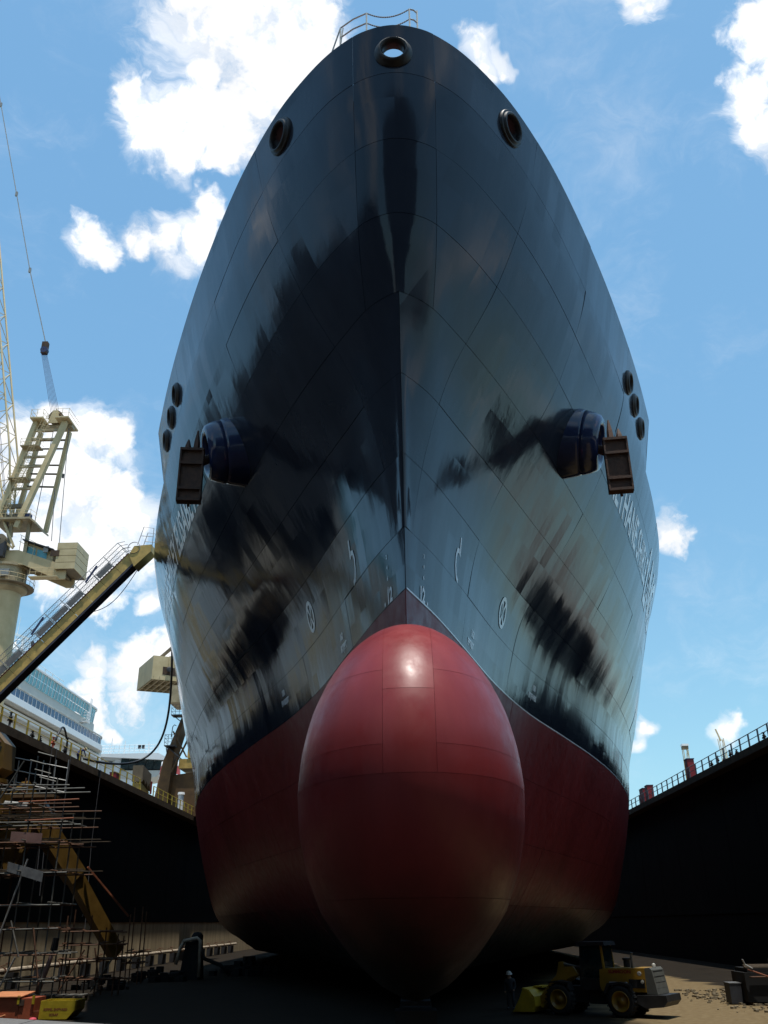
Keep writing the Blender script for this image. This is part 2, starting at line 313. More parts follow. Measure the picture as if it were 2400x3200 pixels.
# ------------------------------------------------------------------ the hull form (half breadths as y over x and height)
XK = np.array([0, .25, 1, 2, 4, 6, 9, 12, 15, 18, 20, 21.2, 21.7])
ZK = np.array([1.8, 3.0, 4.9, 8, 14, 17.2, 20, 26.2, 30, 31.4, 33.5])
TY = np.array([[33, 36, 45, 52, 61, 68, 78, 88, 98, 110, 150, 156, 160],
 [30, 32, 40, 46, 55, 62, 71, 81, 91, 102, 111, 121, 136],
 [29, 30.4, 36, 42, 50, 56.5, 65, 73, 82, 92.5, 100, 106, 115],
 [28.3, 29.4, 32.8, 37.5, 45, 51.5, 59.5, 67.5, 76, 86, 94, 100, 108],
 [27.3, 28.0, 30.2, 33.6, 40.6, 46.4, 53.5, 60.7, 68.8, 78.6, 86.6, 93, 102],
 [26.6, 27.1, 28.9, 31.8, 38.1, 43.8, 51.0, 58.4, 66.6, 76.6, 84.7, 91.0, 99.8],
 [25.75, 26.1, 27.4, 29.8, 34.7, 39.6, 46.6, 53.9, 62.2, 72, 80.5, 87, 96],
 [23.5, 23.53, 23.85, 24.9, 27.9, 31.6, 38.3, 45.6, 53.8, 63.8, 72.5, 80, 90],
 [22.45, 22.465, 22.7, 23.4, 25.8, 29, 35.1, 42.1, 49.9, 59, 66.5, 73.5, 83],
 [22.22, 22.235, 22.43, 23.05, 25.3, 28.4, 34.4, 41.4, 49.2, 58.2, 66, 73, 82.5],
 [21.95, 21.965, 22.15, 22.73, 24.75, 27.7, 33.5, 40.3, 48.0, 57, 65, 72, 82]])
def slopes(x, Y):
    h = np.diff(x); d = np.diff(Y, axis=-1) / h; mm = np.zeros_like(Y)
    w1 = 2 * h[1:] + h[:-1]; w2 = h[1:] + 2 * h[:-1]; a = d[..., :-1]; b = d[..., 1:]
    with np.errstate(divide='ignore', invalid='ignore'): q = (w1 + w2) / (w1 / a + w2 / b)
    mm[..., 1:-1] = np.where(a * b > 0, q, 0); mm[..., 0] = d[..., 0]; mm[..., -1] = d[..., -1]
    return mm
def herm(x, Y, mm, q):
    i = np.clip(np.searchsorted(x, q, side='right') - 1, 0, len(x) - 2); h = x[i + 1] - x[i]; t = (q - x[i]) / h
    return Y[..., i] * (1 + 2 * t) * (1 - t) ** 2 + h * mm[..., i] * t * (1 - t) ** 2 + Y[..., i + 1] * t * t * (3 - 2 * t) + h * mm[..., i + 1] * t * t * (t - 1)
MZ = slopes(ZK, TY.T); XM = np.concatenate([-XK[:0:-1], XK])
XS = np.concatenate([np.linspace(0, 2, 30)[:-1], np.linspace(2, 20, 80)[:-1], 21.7 - 1.7 * (1 - np.linspace(0, 1, 50)) ** 2])
_wl = {}
def waterline(z):
    """dense starboard-free half waterline at height z: x, y and girth from the stem"""
    key = round(float(np.clip(z, ZK[0], ZK[-1])), 3)
    if key not in _wl:
        r = herm(ZK, TY.T, MZ, np.array([key]))[:, 0]; Y = np.concatenate([r[:0:-1], r])
        y = herm(XM, Y, slopes(XM, Y), XS); x = np.append(XS, 21.7); y = np.append(y, 312.0)
        s = np.concatenate([[0], np.cumsum(np.hypot(np.diff(x), np.diff(y)))]); _wl[key] = (x, y, s)
    return _wl[key]
def at_girth(s, z):
    x, y, g = waterline(z); return np.interp(abs(s), g, x) * (1 if s >= 0 else -1), np.interp(abs(s), g, y)
def girth_of_y(yq, z):
    x, y, g = waterline(z); return float(np.interp(yq, y, g)) if yq > y[0] else 0.0
def girth_of_x(xq, z):
    x, y, g = waterline(z); return float(np.interp(abs(xq), x[:-1], g[:-1]))
def hull_pt(s, z): x, y = at_girth(s, z); return np.array([x, y, z])
def hull_normal(s, z):
    e = .15; a = hull_pt(s + e, z) - hull_pt(s - e, z); b = hull_pt_fixed(s, z + e) - hull_pt_fixed(s, z - e)
    n = np.cross(a, b); n /= np.linalg.norm(n); return n
def hull_pt_fixed(s, z):
    x, y = at_girth(s, z); return np.array([x, y, z])

ship = thing('gas_carrier_ship', 'huge black and red ship in dry dock seen from its bulbous bow', 'ship', (0, 28, 1.8))
DECK, TOPZ, BREAK = 30.0, 33.5, 50.8
def sheer(y): return -1.5 * min(max((y - 24) / 26.8, 0), 1) ** 1.1    # the forecastle knuckle dips towards the break
def zrow(b, y):                                                        # height of a plate seam at station y
    if b >= 33.4: return b
    return b + sheer(y) * min(max((b - 20) / 11.4, 0), 1)
ROWS_BLACK = [14.0, 16.0, 18.4, 21.0, 23.6, 26.2, 28.8, 31.4]
ROWS_RED = [2.3, 5.0, 8.0, 11.0, 14.0]
STN = [27.5, 34, 42.4, 50.8, 59, 67, 76, 86, 97, 112, 140, 200, 312]
CHOCKS = [(0.0, 32.25, .50), (4.5, 32.32, .6), (-4.5, 32.32, .6)] + [(q * x, z, .58) for q in (1, -1) for x, z in ((12.75, 31.62), (13.55, 31.42), (14.4, 31.2))]
def plate(z0b, z1b, sa, sb, name, mt, res=(14, 5), gap=.009, tilt=.004, holes=()):
    """one shell plate between two seams; sa, sb give girth limits at a height"""
    nu, nv = res; ra, rb, rc = random.gauss(0, tilt), random.gauss(0, tilt), random.uniform(0, .012)
    G = np.zeros((nu + 1, nv + 1, 3)); NN = np.zeros_like(G)
    for j in range(nv + 1):
        for i in range(nu + 1):
            u = i / nu; v = j / nv; z = z0b + (z1b - z0b) * v; s = 0
            for _ in range(3):
                a, b = sa(z), sb(z); s = a + gap + (b - a - 2 * gap) * u; y = at_girth(s, z)[1]
                za, zb = zrow(z0b, y), zrow(z1b, y)
                if y >= BREAK - .02: zb = min(zb, DECK); za = min(za, DECK - .02)
                z = za + gap + (zb - za - 2 * gap) * v
            p = hull_pt(s, z); n = hull_normal(s if abs(s) > .2 else (.2 if s >= 0 and sb(z) > .5 else s), z)
            du = (u - .5) * abs(sb(z) - sa(z)); dv = (v - .5) * (z1b - z0b)
            bul = rc * (1 - (2 * u - 1) ** 2) * (1 - (2 * v - 1) ** 2)
            G[i, j] = p + n * (ra * du * .25 + rb * dv - bul); NN[i, j] = n
    if np.ptp(G[:, :, 1]) < .05 and np.ptp(G[:, :, 0]) < .05: return None
    M = MB(); vid = {}
    def V(i, j):
        if (i, j) not in vid: vid[(i, j)] = len(M.v); M.v.append(tuple(G[i, j]))
        return vid[(i, j)]
    for i in range(nu):
        for j in range(nv):
            c = G[i:i + 2, j:j + 2].reshape(4, 3).mean(0)
            if any(math.hypot((math.copysign(girth_of_x(c[0], c[2]), c[0]) - math.copysign(girth_of_x(hx, hz), hx)), c[2] - hz) < hr * .82 for hx, hz, hr in holes): continue
            M.f.append((V(i, j), V(i + 1, j), V(i + 1, j + 1), V(i, j + 1)))
    rim = [(i, 0) for i in range(nu)] + [(nu, j) for j in range(nv)] + [(i, nv) for i in range(nu, 0, -1)] + [(0, j) for j in range(nv, 0, -1)]
    k0 = len(M.v)
    top = len(M.v); M.v += [tuple(G[q]) for q in rim]
    base = len(M.v); M.v += [tuple(G[q] - NN[q] * .03) for q in rim]
    for a in range(len(rim)):
        b = (a + 1) % len(rim); M.f.append((top + a, base + a, base + b, top + b))
    o = M.build(name, mt, ship, smooth=True)
    o.data.polygons.foreach_set('use_smooth', [i < len(M.f) - len(rim) for i in range(len(M.f))])
    return o
def strip(z0, z1, name, mt, side, nose, res, holes=(), stations=STN, last=None, nstep=0):
    zm = (z0 + z1) / 2; y0 = waterline(zm)[1][0]
    bounds = [(lambda z, k=nose: k)]
    ys = [q for q in stations if q > y0 + (2.5 if nose > 0 else .5)]
    for q in ys: bounds.append(lambda z, q=q: max(girth_of_y(q, z), nose + .03))
    for i in range(len(bounds) - 1):
        if last and i > 0 and ys[i - 1] >= last - .1: break
        if side > 0: plate(z0, z1, bounds[i], bounds[i + 1], name, mt, res, holes=holes)
        else: plate(z0, z1, (lambda z, f=bounds[i + 1]: -f(z)), (lambda z, f=bounds[i]: -f(z)), name, mt, res, holes=holes)
for a, b in zip(ROWS_BLACK[:-1], ROWS_BLACK[1:]):
    nose = 1.55 if a >= 22 else 0.0
    if nose: plate(a, b, lambda z: -1.55, lambda z: 1.55, 'hull_plate', 'black_hull_paint', (12, 6), tilt=.001)
    for s in (1, -1): strip(a, b, 'hull_plate', 'black_hull_paint', s, nose, (16, 6))
for a, b in zip(ROWS_RED[:-1], ROWS_RED[1:]):
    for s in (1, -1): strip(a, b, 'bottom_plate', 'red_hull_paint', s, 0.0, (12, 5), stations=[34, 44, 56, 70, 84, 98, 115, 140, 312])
plate(31.4, 33.5, lambda z: -1.55, lambda z: 1.55, 'bulwark_plate', 'black_hull_paint', (26, 18), holes=CHOCKS, tilt=.001)
for s in (1, -1): strip(31.4, 33.5, 'bulwark_plate', 'black_hull_paint', s, 1.55, (60, 18), holes=CHOCKS, last=BREAK)
# watertight core just inside the plating, decks and bottom
M = MB(); zs = list(np.linspace(1.8, 30, 24)); sg = [0, .3, .8, 1.6, 3, 5, 8, 12, 16, 20, 25, 30, 36, 42, 48, 56, 64, 72, 80, 90, 110, 150, 200, 284]
for z in zs:
    for s in [-q for q in sg[::-1]] + sg[1:]:
        p = hull_pt(s, z); p[0] -= math.copysign(min(.05, abs(p[0])), p[0]); p[1] += .10; M.v.append(tuple(p))
nc = 2 * len(sg) - 1
M.f = [(i * nc + j, i * nc + j + 1, (i + 1) * nc + j + 1, (i + 1) * nc + j) for i in range(len(zs) - 1) for j in range(nc - 1)]
M.f.append(tuple((len(zs) - 1) * nc + j for j in range(nc))); M.f.append(tuple(range(nc - 1, -1, -1)))
M.build('hull_core', 'hull_core', ship)
M = MB(); ring = []
for s in [-q for q in (40, 30, 20, 14, 9, 6, 4, 2.5, 1)] + [0] + [1, 2.5, 4, 6, 9, 14, 20, 30, 40]:
    z = 31.25; ss = math.copysign(min(abs(s), girth_of_y(BREAK - .1, z)), s) if s else 0; p = hull_pt(ss, z); zz = 31.2 + sheer(p[1]); p = hull_pt(ss, zz); p[1] += .45; p[0] *= .985; p[2] -= .05; ring.append(p)
nr = len(ring); M.add(ring + [np.array([p[0], p[1], 29.9]) for p in ring], [tuple(range(nr)), tuple(range(2 * nr - 1, nr - 1, -1))] + [(i, (i + 1) % nr, nr + (i + 1) % nr, nr + i) for i in range(nr)])
M.build('forecastle_deck', 'deck_paint', ship)

# fairlead chocks: thick rolled oval rims with an open pipe
for (x, z, r) in CHOCKS:
    s = math.copysign(girth_of_x(x, z), x); c = hull_pt(s, z); nrm_ = hull_normal(s if abs(s) > .2 else .0, z)
    up = np.array([0, 0, 1.0]) - nrm_ * nrm_[2]
    prof = [(r * .80, -.45), (r * .80, -.02), (r * .83, .14), (r * .90, .20), (r * 1.0, .17), (r * 1.04, .08), (r * 1.06, .075), (r * 1.13, .09), (r * 1.19, .05), (r * 1.2, -.03)]
    if x == 0: prof = [(r * .72, -.2), (r * .71, .02), (r * .78, .2), (r * .92, .26), (r * 1.08, .18), (r * 1.16, .06), (r * 1.25, .03), (r * 1.27, -.03)]
    MB().lathe(c, nrm_, prof, 28, up, sq=1.08).build('fairlead', 'black_iron', ship, smooth=True)

# bulbous bow: upright egg-shaped section, blunt nose, running aft into the stem
SEC_Z = np.array([2.35, 2.7, 3.4, 4.4, 5.4, 6.4, 7.4, 8.4, 9.4, 10.3, 11.1, 11.7, 12.02, 12.12])
SEC_W = np.array([0.0, .75, 1.55, 2.40, 2.83, 3.06, 3.13, 3.03, 2.76, 2.30, 1.72, 1.08, .50, 0.0])
ZB0, ZB1, ZBC, NOSE = 2.36, 12.115, 7.9, 5.7
def bulb_w(z):
    zm = 7.2; h = (12.12 - zm) if z > zm else (zm - 2.35)
    e = math.sqrt(max(0, 1 - ((z - zm) / h) ** 2)) * 3.13; w = float(np.interp(z, SEC_Z, SEC_W))
    return max(1e-4, .35 * w + .65 * e if z > zm else .75 * w + .25 * e)
def bulb_pt(g, z, off=0.0):
    """g runs -1..1 round the nose half and on to +-2 along the flank"""
    w = bulb_w(z); a = min(abs(g), 1) * math.pi / 2; f = math.sin(a)
    kz = min(1, abs(z - ZBC) / ((12.12 - ZBC) if z > ZBC else (ZBC - 2.35)))
    k2 = min(1, kz * kz + (1 - kz * kz) * f * f); y = 26.6 - NOSE * (1 - k2) ** (1 / 2.3); x = w * f
    if abs(g) > 1: t = abs(g) - 1; y = 26.6 + 10 * t; x = w * (1 + .14 * t)
    x -= off; y += off
    return (math.copysign(x, g) if abs(g) > 1e-9 else 0.0, y, z)
def bulb_patch(g0, g1, z0, z1, ng, nz, off=0.0, name='bulb_plate', gap=.004):
    M = MB()
    for i in range(nz + 1):
        t = i / nz
        if z1 > 12: t = 1 - (1 - t) ** 1.8
        if z0 < 2.4: t = t ** 1.5
        z = z0 + gap + (z1 - z0 - 2 * gap) * t; w = max(bulb_w(z), .3) * 1.9
        for j in range(ng + 1):
            a, b = (g0(z), g1(z)) if callable(g0) else (g0, g1)
            M.v.append(bulb_pt(a + gap / w + (b - a - 2 * gap / w) * j / ng, z, off))
    M.f = [(i * (ng + 1) + j, i * (ng + 1) + j + 1, (i + 1) * (ng + 1) + j + 1, (i + 1) * (ng + 1) + j) for i in range(nz) for j in range(ng)]
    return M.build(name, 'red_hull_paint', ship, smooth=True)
def gx(x): return lambda z: math.copysign(math.asin(min(.75, abs(x) / bulb_w(z))) / (math.pi / 2), x)
K_ = lambda v: (lambda z: v)
for z0, z1 in ((7.3, 9.3), (9.3, ZB1)): bulb_patch(gx(-.62), gx(.62), z0, z1, 10, 16)
for z0, z1 in ((7.3, 7.96), (7.96, 9.85), (9.85, ZB1)):
    for sg_ in (-1, 1):
        if sg_ > 0: bulb_patch(gx(.62), K_(1.0), z0, z1, 22, 12 if z1 - z0 > 1 else 5); bulb_patch(K_(1.0), K_(2.0), z0, z1, 10, 12)
        else: bulb_patch(K_(-1.0), gx(-.62), z0, z1, 22, 12 if z1 - z0 > 1 else 5); bulb_patch(K_(-2.0), K_(-1.0), z0, z1, 10, 12)
for z0, z1 in ((ZB0, 4.7), (4.7, 7.3)):
    bulb_patch(K_(-1.0), K_(1.0), z0, z1, 44, 14); bulb_patch(K_(1.0), K_(2.0), z0, z1, 10, 12); bulb_patch(K_(-2.0), K_(-1.0), z0, z1, 10, 12)
bulb_patch(K_(-2.0), K_(2.0), ZB0, ZB1, 80, 40, .035, 'bulb_core', 0)

# hawse bolsters and the anchors hanging at them
for sx in (-1, 1):
    c0 = np.array([sx * 7.7, 38.0, 25.1]); d = np.array([sx * .93, -.30, -.22]); d /= np.linalg.norm(d)
    prof = [(2.4, -2.6), (2.1, -1.2), (1.82, .1), (1.62, .9), (1.575, 1.02), (1.555, 1.035), (1.57, 1.05), (1.53, 1.25), (1.46, 1.5), (1.34, 1.75), (1.15, 1.86), (.95, 1.8), (.85, 1.5), (.85, .4), (0, .4)]
    b = MB().lathe(c0, d, prof, 40, sq=.92).build('hawse_bolster', 'blue_paint', ship, smooth=True)
    ce = c0 + d * 2.1
    fx = np.array([-sx * .12, -.99, 0]); fx /= np.linalg.norm(fx); sd = np.array([-fx[1], fx[0], 0])      # the crown's broad face looks forward
    an = thing('anchor', ('rusty stockless anchor hanging at the blue bolster on the left side of the bow', 'rusty stockless anchor hanging at the blue bolster on the right side of the bow')[sx > 0], 'anchor', tuple(ce + np.array([sx * .9, -.5, -2.6])), 'bower anchors of the black ship')
    A = ce + np.array([sx * .22, -.50, -1.25])
    Rm = np.stack([sd, -fx, np.array([0, 0, 1.0])], 1)
    def loc(p): return A + Rm @ np.array(p)
    M = MB()                                                           # crown: a ribbed trough with raised ends
    M.box(loc((0, 0, -.2)), (1.10, .34, 2.75), Rm)
    for z_ in (-1.52, -.95, .35, 1.08): M.box(loc((0, -.24, z_)), (1.06, .16, .13), Rm)
    for q in (-1, 1): M.box(loc((q * .51, -.22, -.2)), (.08, .13, 2.7), Rm)
    M.build('crown', 'anchor_rust', an)
    for q, zt, ln in ((-.28, 1.1, .75), (.12, 1.1, 1.25)):
        p0 = loc((q * sx * -1, .15, zt)); p1 = p0 + np.array([0, .1, ln])
        MB().tube([p0, p0 + (p1 - p0) * .5, p1], [.20, .15, .04], 5).build('fluke', 'anchor_rust', an)
    MB().tube([loc((0, .1, .4)), ce - d * 1.4], .22, 8).build('shank', 'anchor_rust', an)
    MB().tube([loc((.0, 0, -1.58)), loc((0, 0, -1.76))], .07, 6).build('crown_pin', 'anchor_rust', an)

# ------------------------------------------------------------------ lettering and marks on the hull
def on_hull(v, s_of, z_of, side, lift=.016):
    out_ = []
    for p in v:
        z = z_of(p); s = s_of(p); q = hull_pt(side * s, z); nn = hull_normal(side * max(s, .4), z); out_.append(q + nn * lift)
    return out_
def hull_text(txt, size, side, s0, z0, bold=.02, stretch=1.0, name='lettering', mt='white_marks'):
    v, f = text2d(txt, size, bold); w = v[:, 0].max()
    # starboard letters run from aft towards the bow, port letters from the bow towards aft
    so = (lambda p: s0 + p[0] * stretch) if side > 0 else (lambda p: s0 + (w - p[0]) * stretch)
    return MB().add(on_hull(v, so, lambda p: z0 + p[1], side), f).build(name, mt, ship)
sE = girth_of_y(44.2, 26.2)
hull_text('METHANE SHIRLEY ELISABETH', 2.2, 1, girth_of_y(43.7, 26.3), 25.55, .05, .98, 'ship_name')
hull_text('METHANE SHIRLEY ELISABETH', 2.2, -1, girth_of_y(43.6, 26.3), 25.55, .05, .9, 'ship_name')
hull_text('LNG', 4.6, 1, girth_of_y(59.5, 27), 24.9, .08, 1.1, 'side_lettering')
for sd in (1, -1):
    s = girth_of_y(28.55, 13.9)
    hull_text('12', .66, sd, s, 14.05, .025, .85, 'draft_mark')
    hull_text('M', .2, sd, s + .75, 14.05, .005, .9, 'draft_mark')
    for i, tx in enumerate(('8', '6', '4', '2')): hull_text(tx, .2, sd, s + .35, 14.45 + .36 * i, .004, 1, 'draft_mark')
    for (tx, yy, zz, sz) in (('162', 35.2, 14.75, .36), ('150', 46.7, 15.2, .36)): hull_text(tx, sz, sd, girth_of_y(yy, zz), zz, .016, 1, 'frame_mark')
    for (tx, yy, zz, sz) in (((('BT|FPT', 'FPT|BT')[sd > 0]), 34.8, 14.3, .36), ((('FWBS|BT', 'BT|FWBS')[sd > 0]), 46.3, 14.75, .36)): hull_text(tx, sz, sd, girth_of_y(yy, zz), zz, .016, 1, 'frame_mark')
    # bow thruster symbol: ring with a cross of two narrow blades
    s0, z0 = girth_of_x(4.4, 17.05), 17.05
    v = []; f = []; n = 28
    for k in range(n):
        a = 2 * math.pi * k / n
        for r in (.44, .58): v.append((r * math.cos(a), r * math.sin(a)))
    f = [(2 * k, 2 * k + 1, (2 * k + 3) % (2 * n), (2 * k + 2) % (2 * n)) for k in range(n)]
    for a in (math.pi / 4 + .2, -math.pi / 4 - .2, math.pi * 3 / 4 + .2 - .4, -math.pi * 3 / 4 + .2):
        k = len(v); v += [(0, 0), (.48 * math.cos(a - .22), .48 * math.sin(a - .22)), (.48 * math.cos(a + .22), .48 * math.sin(a + .22))]; f.append((k, k + 1, k + 2))
    MB().add(on_hull(np.array(v), lambda p: s0 + p[0], lambda p: z0 + p[1] * 1.15, sd), f).build('thruster_mark', 'white_marks', ship)
    # bulbous bow symbol, a hooked stroke
    pl = [(-.34, .78), (-.34, .16), (-.16, .30), (.10, .26), (.28, .02), (.28, -.3), (.1, -.62), (-.2, -.72)]
    s0, z0 = girth_of_x(2.0, 16.85), 16.85; v = []; f = []
    for i, p in enumerate(pl):
        a = np.array(pl[max(i - 1, 0)]); b = np.array(pl[min(i + 1, len(pl) - 1)]); t_ = (b - a) / np.linalg.norm(b - a); nn = np.array([-t_[1], t_[0]]) * .085
        v += [tuple(np.array(p) + nn), tuple(np.array(p) - nn)]
    f = [(2 * i, 2 * i + 1, 2 * i + 3, 2 * i + 2) for i in range(len(pl) - 1)]
    MB().add(on_hull(np.array(v), lambda p: s0 - p[0] * .8, lambda p: z0 + p[1] * 1.1, sd), f).build('bulb_mark', 'white_marks', ship)
    # thin white boot line edge between black and red
    M = MB(); ss = list(np.linspace(.02, 60, 70))
    for q in ss:
        for zz in (13.985, 14.045): M.v.append(tuple(hull_pt(sd * q, zz) + hull_normal(sd * max(q, .4), zz) * .02))
    M.f = [(2 * i, 2 * i + 2, 2 * i + 3, 2 * i + 1) for i in range(len(ss) - 1)]
    if sd > 0: M.build('boot_line', 'white_marks', ship)

# ------------------------------------------------------------------ rail on the bow
rail = MB().tube([(0, 22.35, 33.5), (0, 22.35, 33.51)], .01).build('bow_rail', 'rail_paint', ship)
def rp(x, dz=0, dy=.18): s = math.copysign(girth_of_x(x, 33.5), x) if x else 0; p = hull_pt(s, 33.5); p[1] += dy; p[2] += dz; return p
H1 = 1.15
for x in (-1.95, -.95, .62, .64 + .26): MB().tube([rp(x, 0), rp(x, H1)], .035, 6).build('rail_post', 'rail_paint', rail)
for hh in (H1, .62):
    MB().tube([rp(-1.95, hh), rp(-1.45, hh + (.02)), rp(-.95, hh)], .03, 6).build('rail_bar', 'rail_paint', rail)
    MB().tube([rp(.62, hh), rp(.78, hh), rp(.9, hh - .12)], .03, 6).build('rail_bar', 'rail_paint', rail)
    q0, q1 = rp(-.95, hh), rp(.62, hh); npt = 40
    C_ = [q0 + (q1 - q0) * i / npt - np.array([0, 0, .32 * 4 * .25 * (1 - (2 * i / npt - 1) ** 2)]) for i in range(npt + 1)]
    M = MB()
    for i in range(npt): M.bar(C_[i], C_[i + 1], .045 if i % 2 else .02, .02 if i % 2 else .045)
    M.build('chain', 'grey_rail', rail)
MB().tube([rp(-1.95, H1), rp(-2.35, 0)], .03, 6).build('rail_bar', 'rail_paint', rail)
MB().tube([rp(-1.95, .1), rp(-1.85, H1 - .1)], .025, 6).build('rail_bar', 'rail_paint', rail)

# keel blocks under the ship
kb = None
for i, y in enumerate([27.2] + list(np.arange(31.5, 49, 3.0))):
    M = MB(); M.bb((-.62, y - .55, 0), (.62, y + .55, 1.25)); M.bb((-.55, y - .5, 1.252), (.55, y + .5, 1.6 if i else 2.1))
    o = M.build('keel_block', 'dock_concrete'); o.data.materials[0] = MATS['hull_core']
    tag(o, 'dark keel block under the tip of the red bulb' if i == 0 else 'dark keel block in the row under the ship bottom', 'block', 'keel blocks under the ship')

# ------------------------------------------------------------------ more materials
mat('crane_beige', (.54, .42, .22), .55, 0, .14, .6, .1, 8, col2=(.60, .48, .28))
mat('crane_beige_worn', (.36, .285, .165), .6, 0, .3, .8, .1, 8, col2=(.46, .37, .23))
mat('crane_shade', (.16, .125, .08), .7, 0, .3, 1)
mat('rust_stain', (.06, .035, .022), .85, 0, .5, 2)
mat('steel_rope', (.13, .13, .14), .5, .3, .2, 5)
mat('dark_blue', (.02, .03, .09), .5, 0, .3, 3)
mat('gang_yellow', (.52, .35, .10), .55, 0, .22, 1.6, .2, 18)
mat('gang_grey', (.13, .13, .13), .6, 0, .3, 3)
mat('gang_under', (.03, .03, .05), .6, 0, .3, 2)
mat('galv', (.27, .265, .25), .45, .3, .25, 4)
mat('tube_grey', (.125, .12, .105), .5, .4, .3, 2.5)
mat('tube_rust', (.10, .045, .022), .75, 0, .5, 3)
mat('tube_orange', (.19, .058, .024), .7, 0, .4, 3)
mat('plank', (.11, .08, .052), .85, 0, .45, 3, .3, 20)
mat('arm_yellow', (.13, .072, .012), .5, 0, .25, 1.2, .1, 10)
mat('arm_glass', (.035, .045, .045), .12, 0, .2, 1)
mat('pink_metal', (.20, .11, .09), .6)
mat('cruise_white', (.78, .79, .80), .4, 0, .05, .2)
mat('cruise_grey', (.55, .54, .50), .5, 0, .08, .3)
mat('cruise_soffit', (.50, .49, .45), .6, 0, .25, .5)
mat('cruise_pane', (.018, .055, .14), .08, 0, .5, .4, ior=1.5)
mat('cruise_screen', (.12, .36, .42), .08, 0, .35, .5, ior=1.5)
mat('bridge_glass', (.018, .028, .028), .06, 0, .5, .5)
mat('funnel_red', (.42, .06, .055), .45)
mat('funnel_black', (.02, .02, .022), .45)
mat('brown_steel', (.14, .075, .03), .7, 0, .4, .8)
mat('dark_steel', (.03, .032, .038), .6, 0, .3, 2)
mat('red_cabinet', (.22, .018, .022), .5, 0, .2, 2)
mat('coverall_blue', (.016, .026, .12), .85, 0, .2, 10)
mat('coverall_dark', (.02, .022, .025), .85, 0, .2, 10)
mat('skin', (.30, .17, .11), .6, 0, .1, 10)
mat('helmet_yellow', (.72, .66, .36), .35, 0, .05, 5)
mat('helmet_white', (.32, .31, .27), .35, 0, .05, 5)
mat('hydrant_red', (.42, .09, .05), .6, 0, .35, 5)
mat('hose_black', (.012, .016, .022), .5, 0, .2, 3)
mat('skip_yellow', (.34, .245, .008), .55, 0, .18, 2.5, .2, 14)
mat('skip_orange', (.27, .06, .022), .6, 0, .2, 2, .2, 14)
mat('lid_orange', (.46, .18, .075), .6, 0, .12, 3)
mat('letter_red', (.16, .035, .012), .7)
mat('loader_yellow', (.24, .13, .012), .45, 0, .18, 1.5, .1, 12)
mat('bucket_yellow', (.38, .25, .012), .55, 0, .25, 2, .2, 12)
mat('loader_black', (.014, .014, .015), .5, 0, .3, 3)
mat('tyre_rubber', (.012, .012, .012), .9, 0, .3, 6, .4, 20)
mat('loader_grey', (.075, .075, .065), .6, 0, .2, 3)
mat('loader_plate', (.34, .36, .40), .5, 0, .2, 12)
mat('loader_red', (.18, .012, .012), .5)
mat('glass_teal', (.006, .014, .015), .08)
mat('pipe_pale', (.34, .28, .21), .7, 0, .35, 1.5)
mat('pump_dark', (.008, .008, .008), .95, 0, .4, 3)
mat('sand_stone', (.20, .16, .10), .9, 0, .4, 4)
mat('hazard_pink', (.55, .06, .09), .7)

# ------------------------------------------------------------------ railings along the dock edges
def fence(name, label, x, ys, mt, h, base=17.97, r=.035, mid=True, post=(.09, .09)):
    t = thing(name, label, 'railing', (x, ys[0], base)); p0 = None
    for y in ys:
        if p0 is None: p0 = MB().bb((-post[0] / 2, -post[1] / 2, 0), (post[0] / 2, post[1] / 2, h)).build('post', mt, t, local=True)
        else: part_copy(p0, (0, y - ys[0], 0))
    MB().tube([(x, ys[0], base + h), (x, ys[-1], base + h)], r, 6).build('top_rail', mt, t)
    MB().tube([(x, ys[0], base + h * .52), (x, ys[-1], base + h * .52)], r * .8, 6).build('middle_rail', mt, t)
    return t
fence('guard_rail', 'yellow guard rail along the edge of the left dock wall', -30.12, np.arange(58.3, 104, 2.45), 'yellow_rail', 1.15, post=(.13, .1))
fence('guard_rail', 'yellow guard rail beyond the beige cabinet, nearest the ship side', -30.12, np.arange(108.2, 134, 2.2), 'yellow_rail', 1.15, post=(.12, .1))
fence('guard_rail', 'dark grey guard rail along the edge of the right dock wall', 30.12, np.arange(70, 150, 2.35), 'grey_rail', 1.12, r=.04, post=(.12, .12))

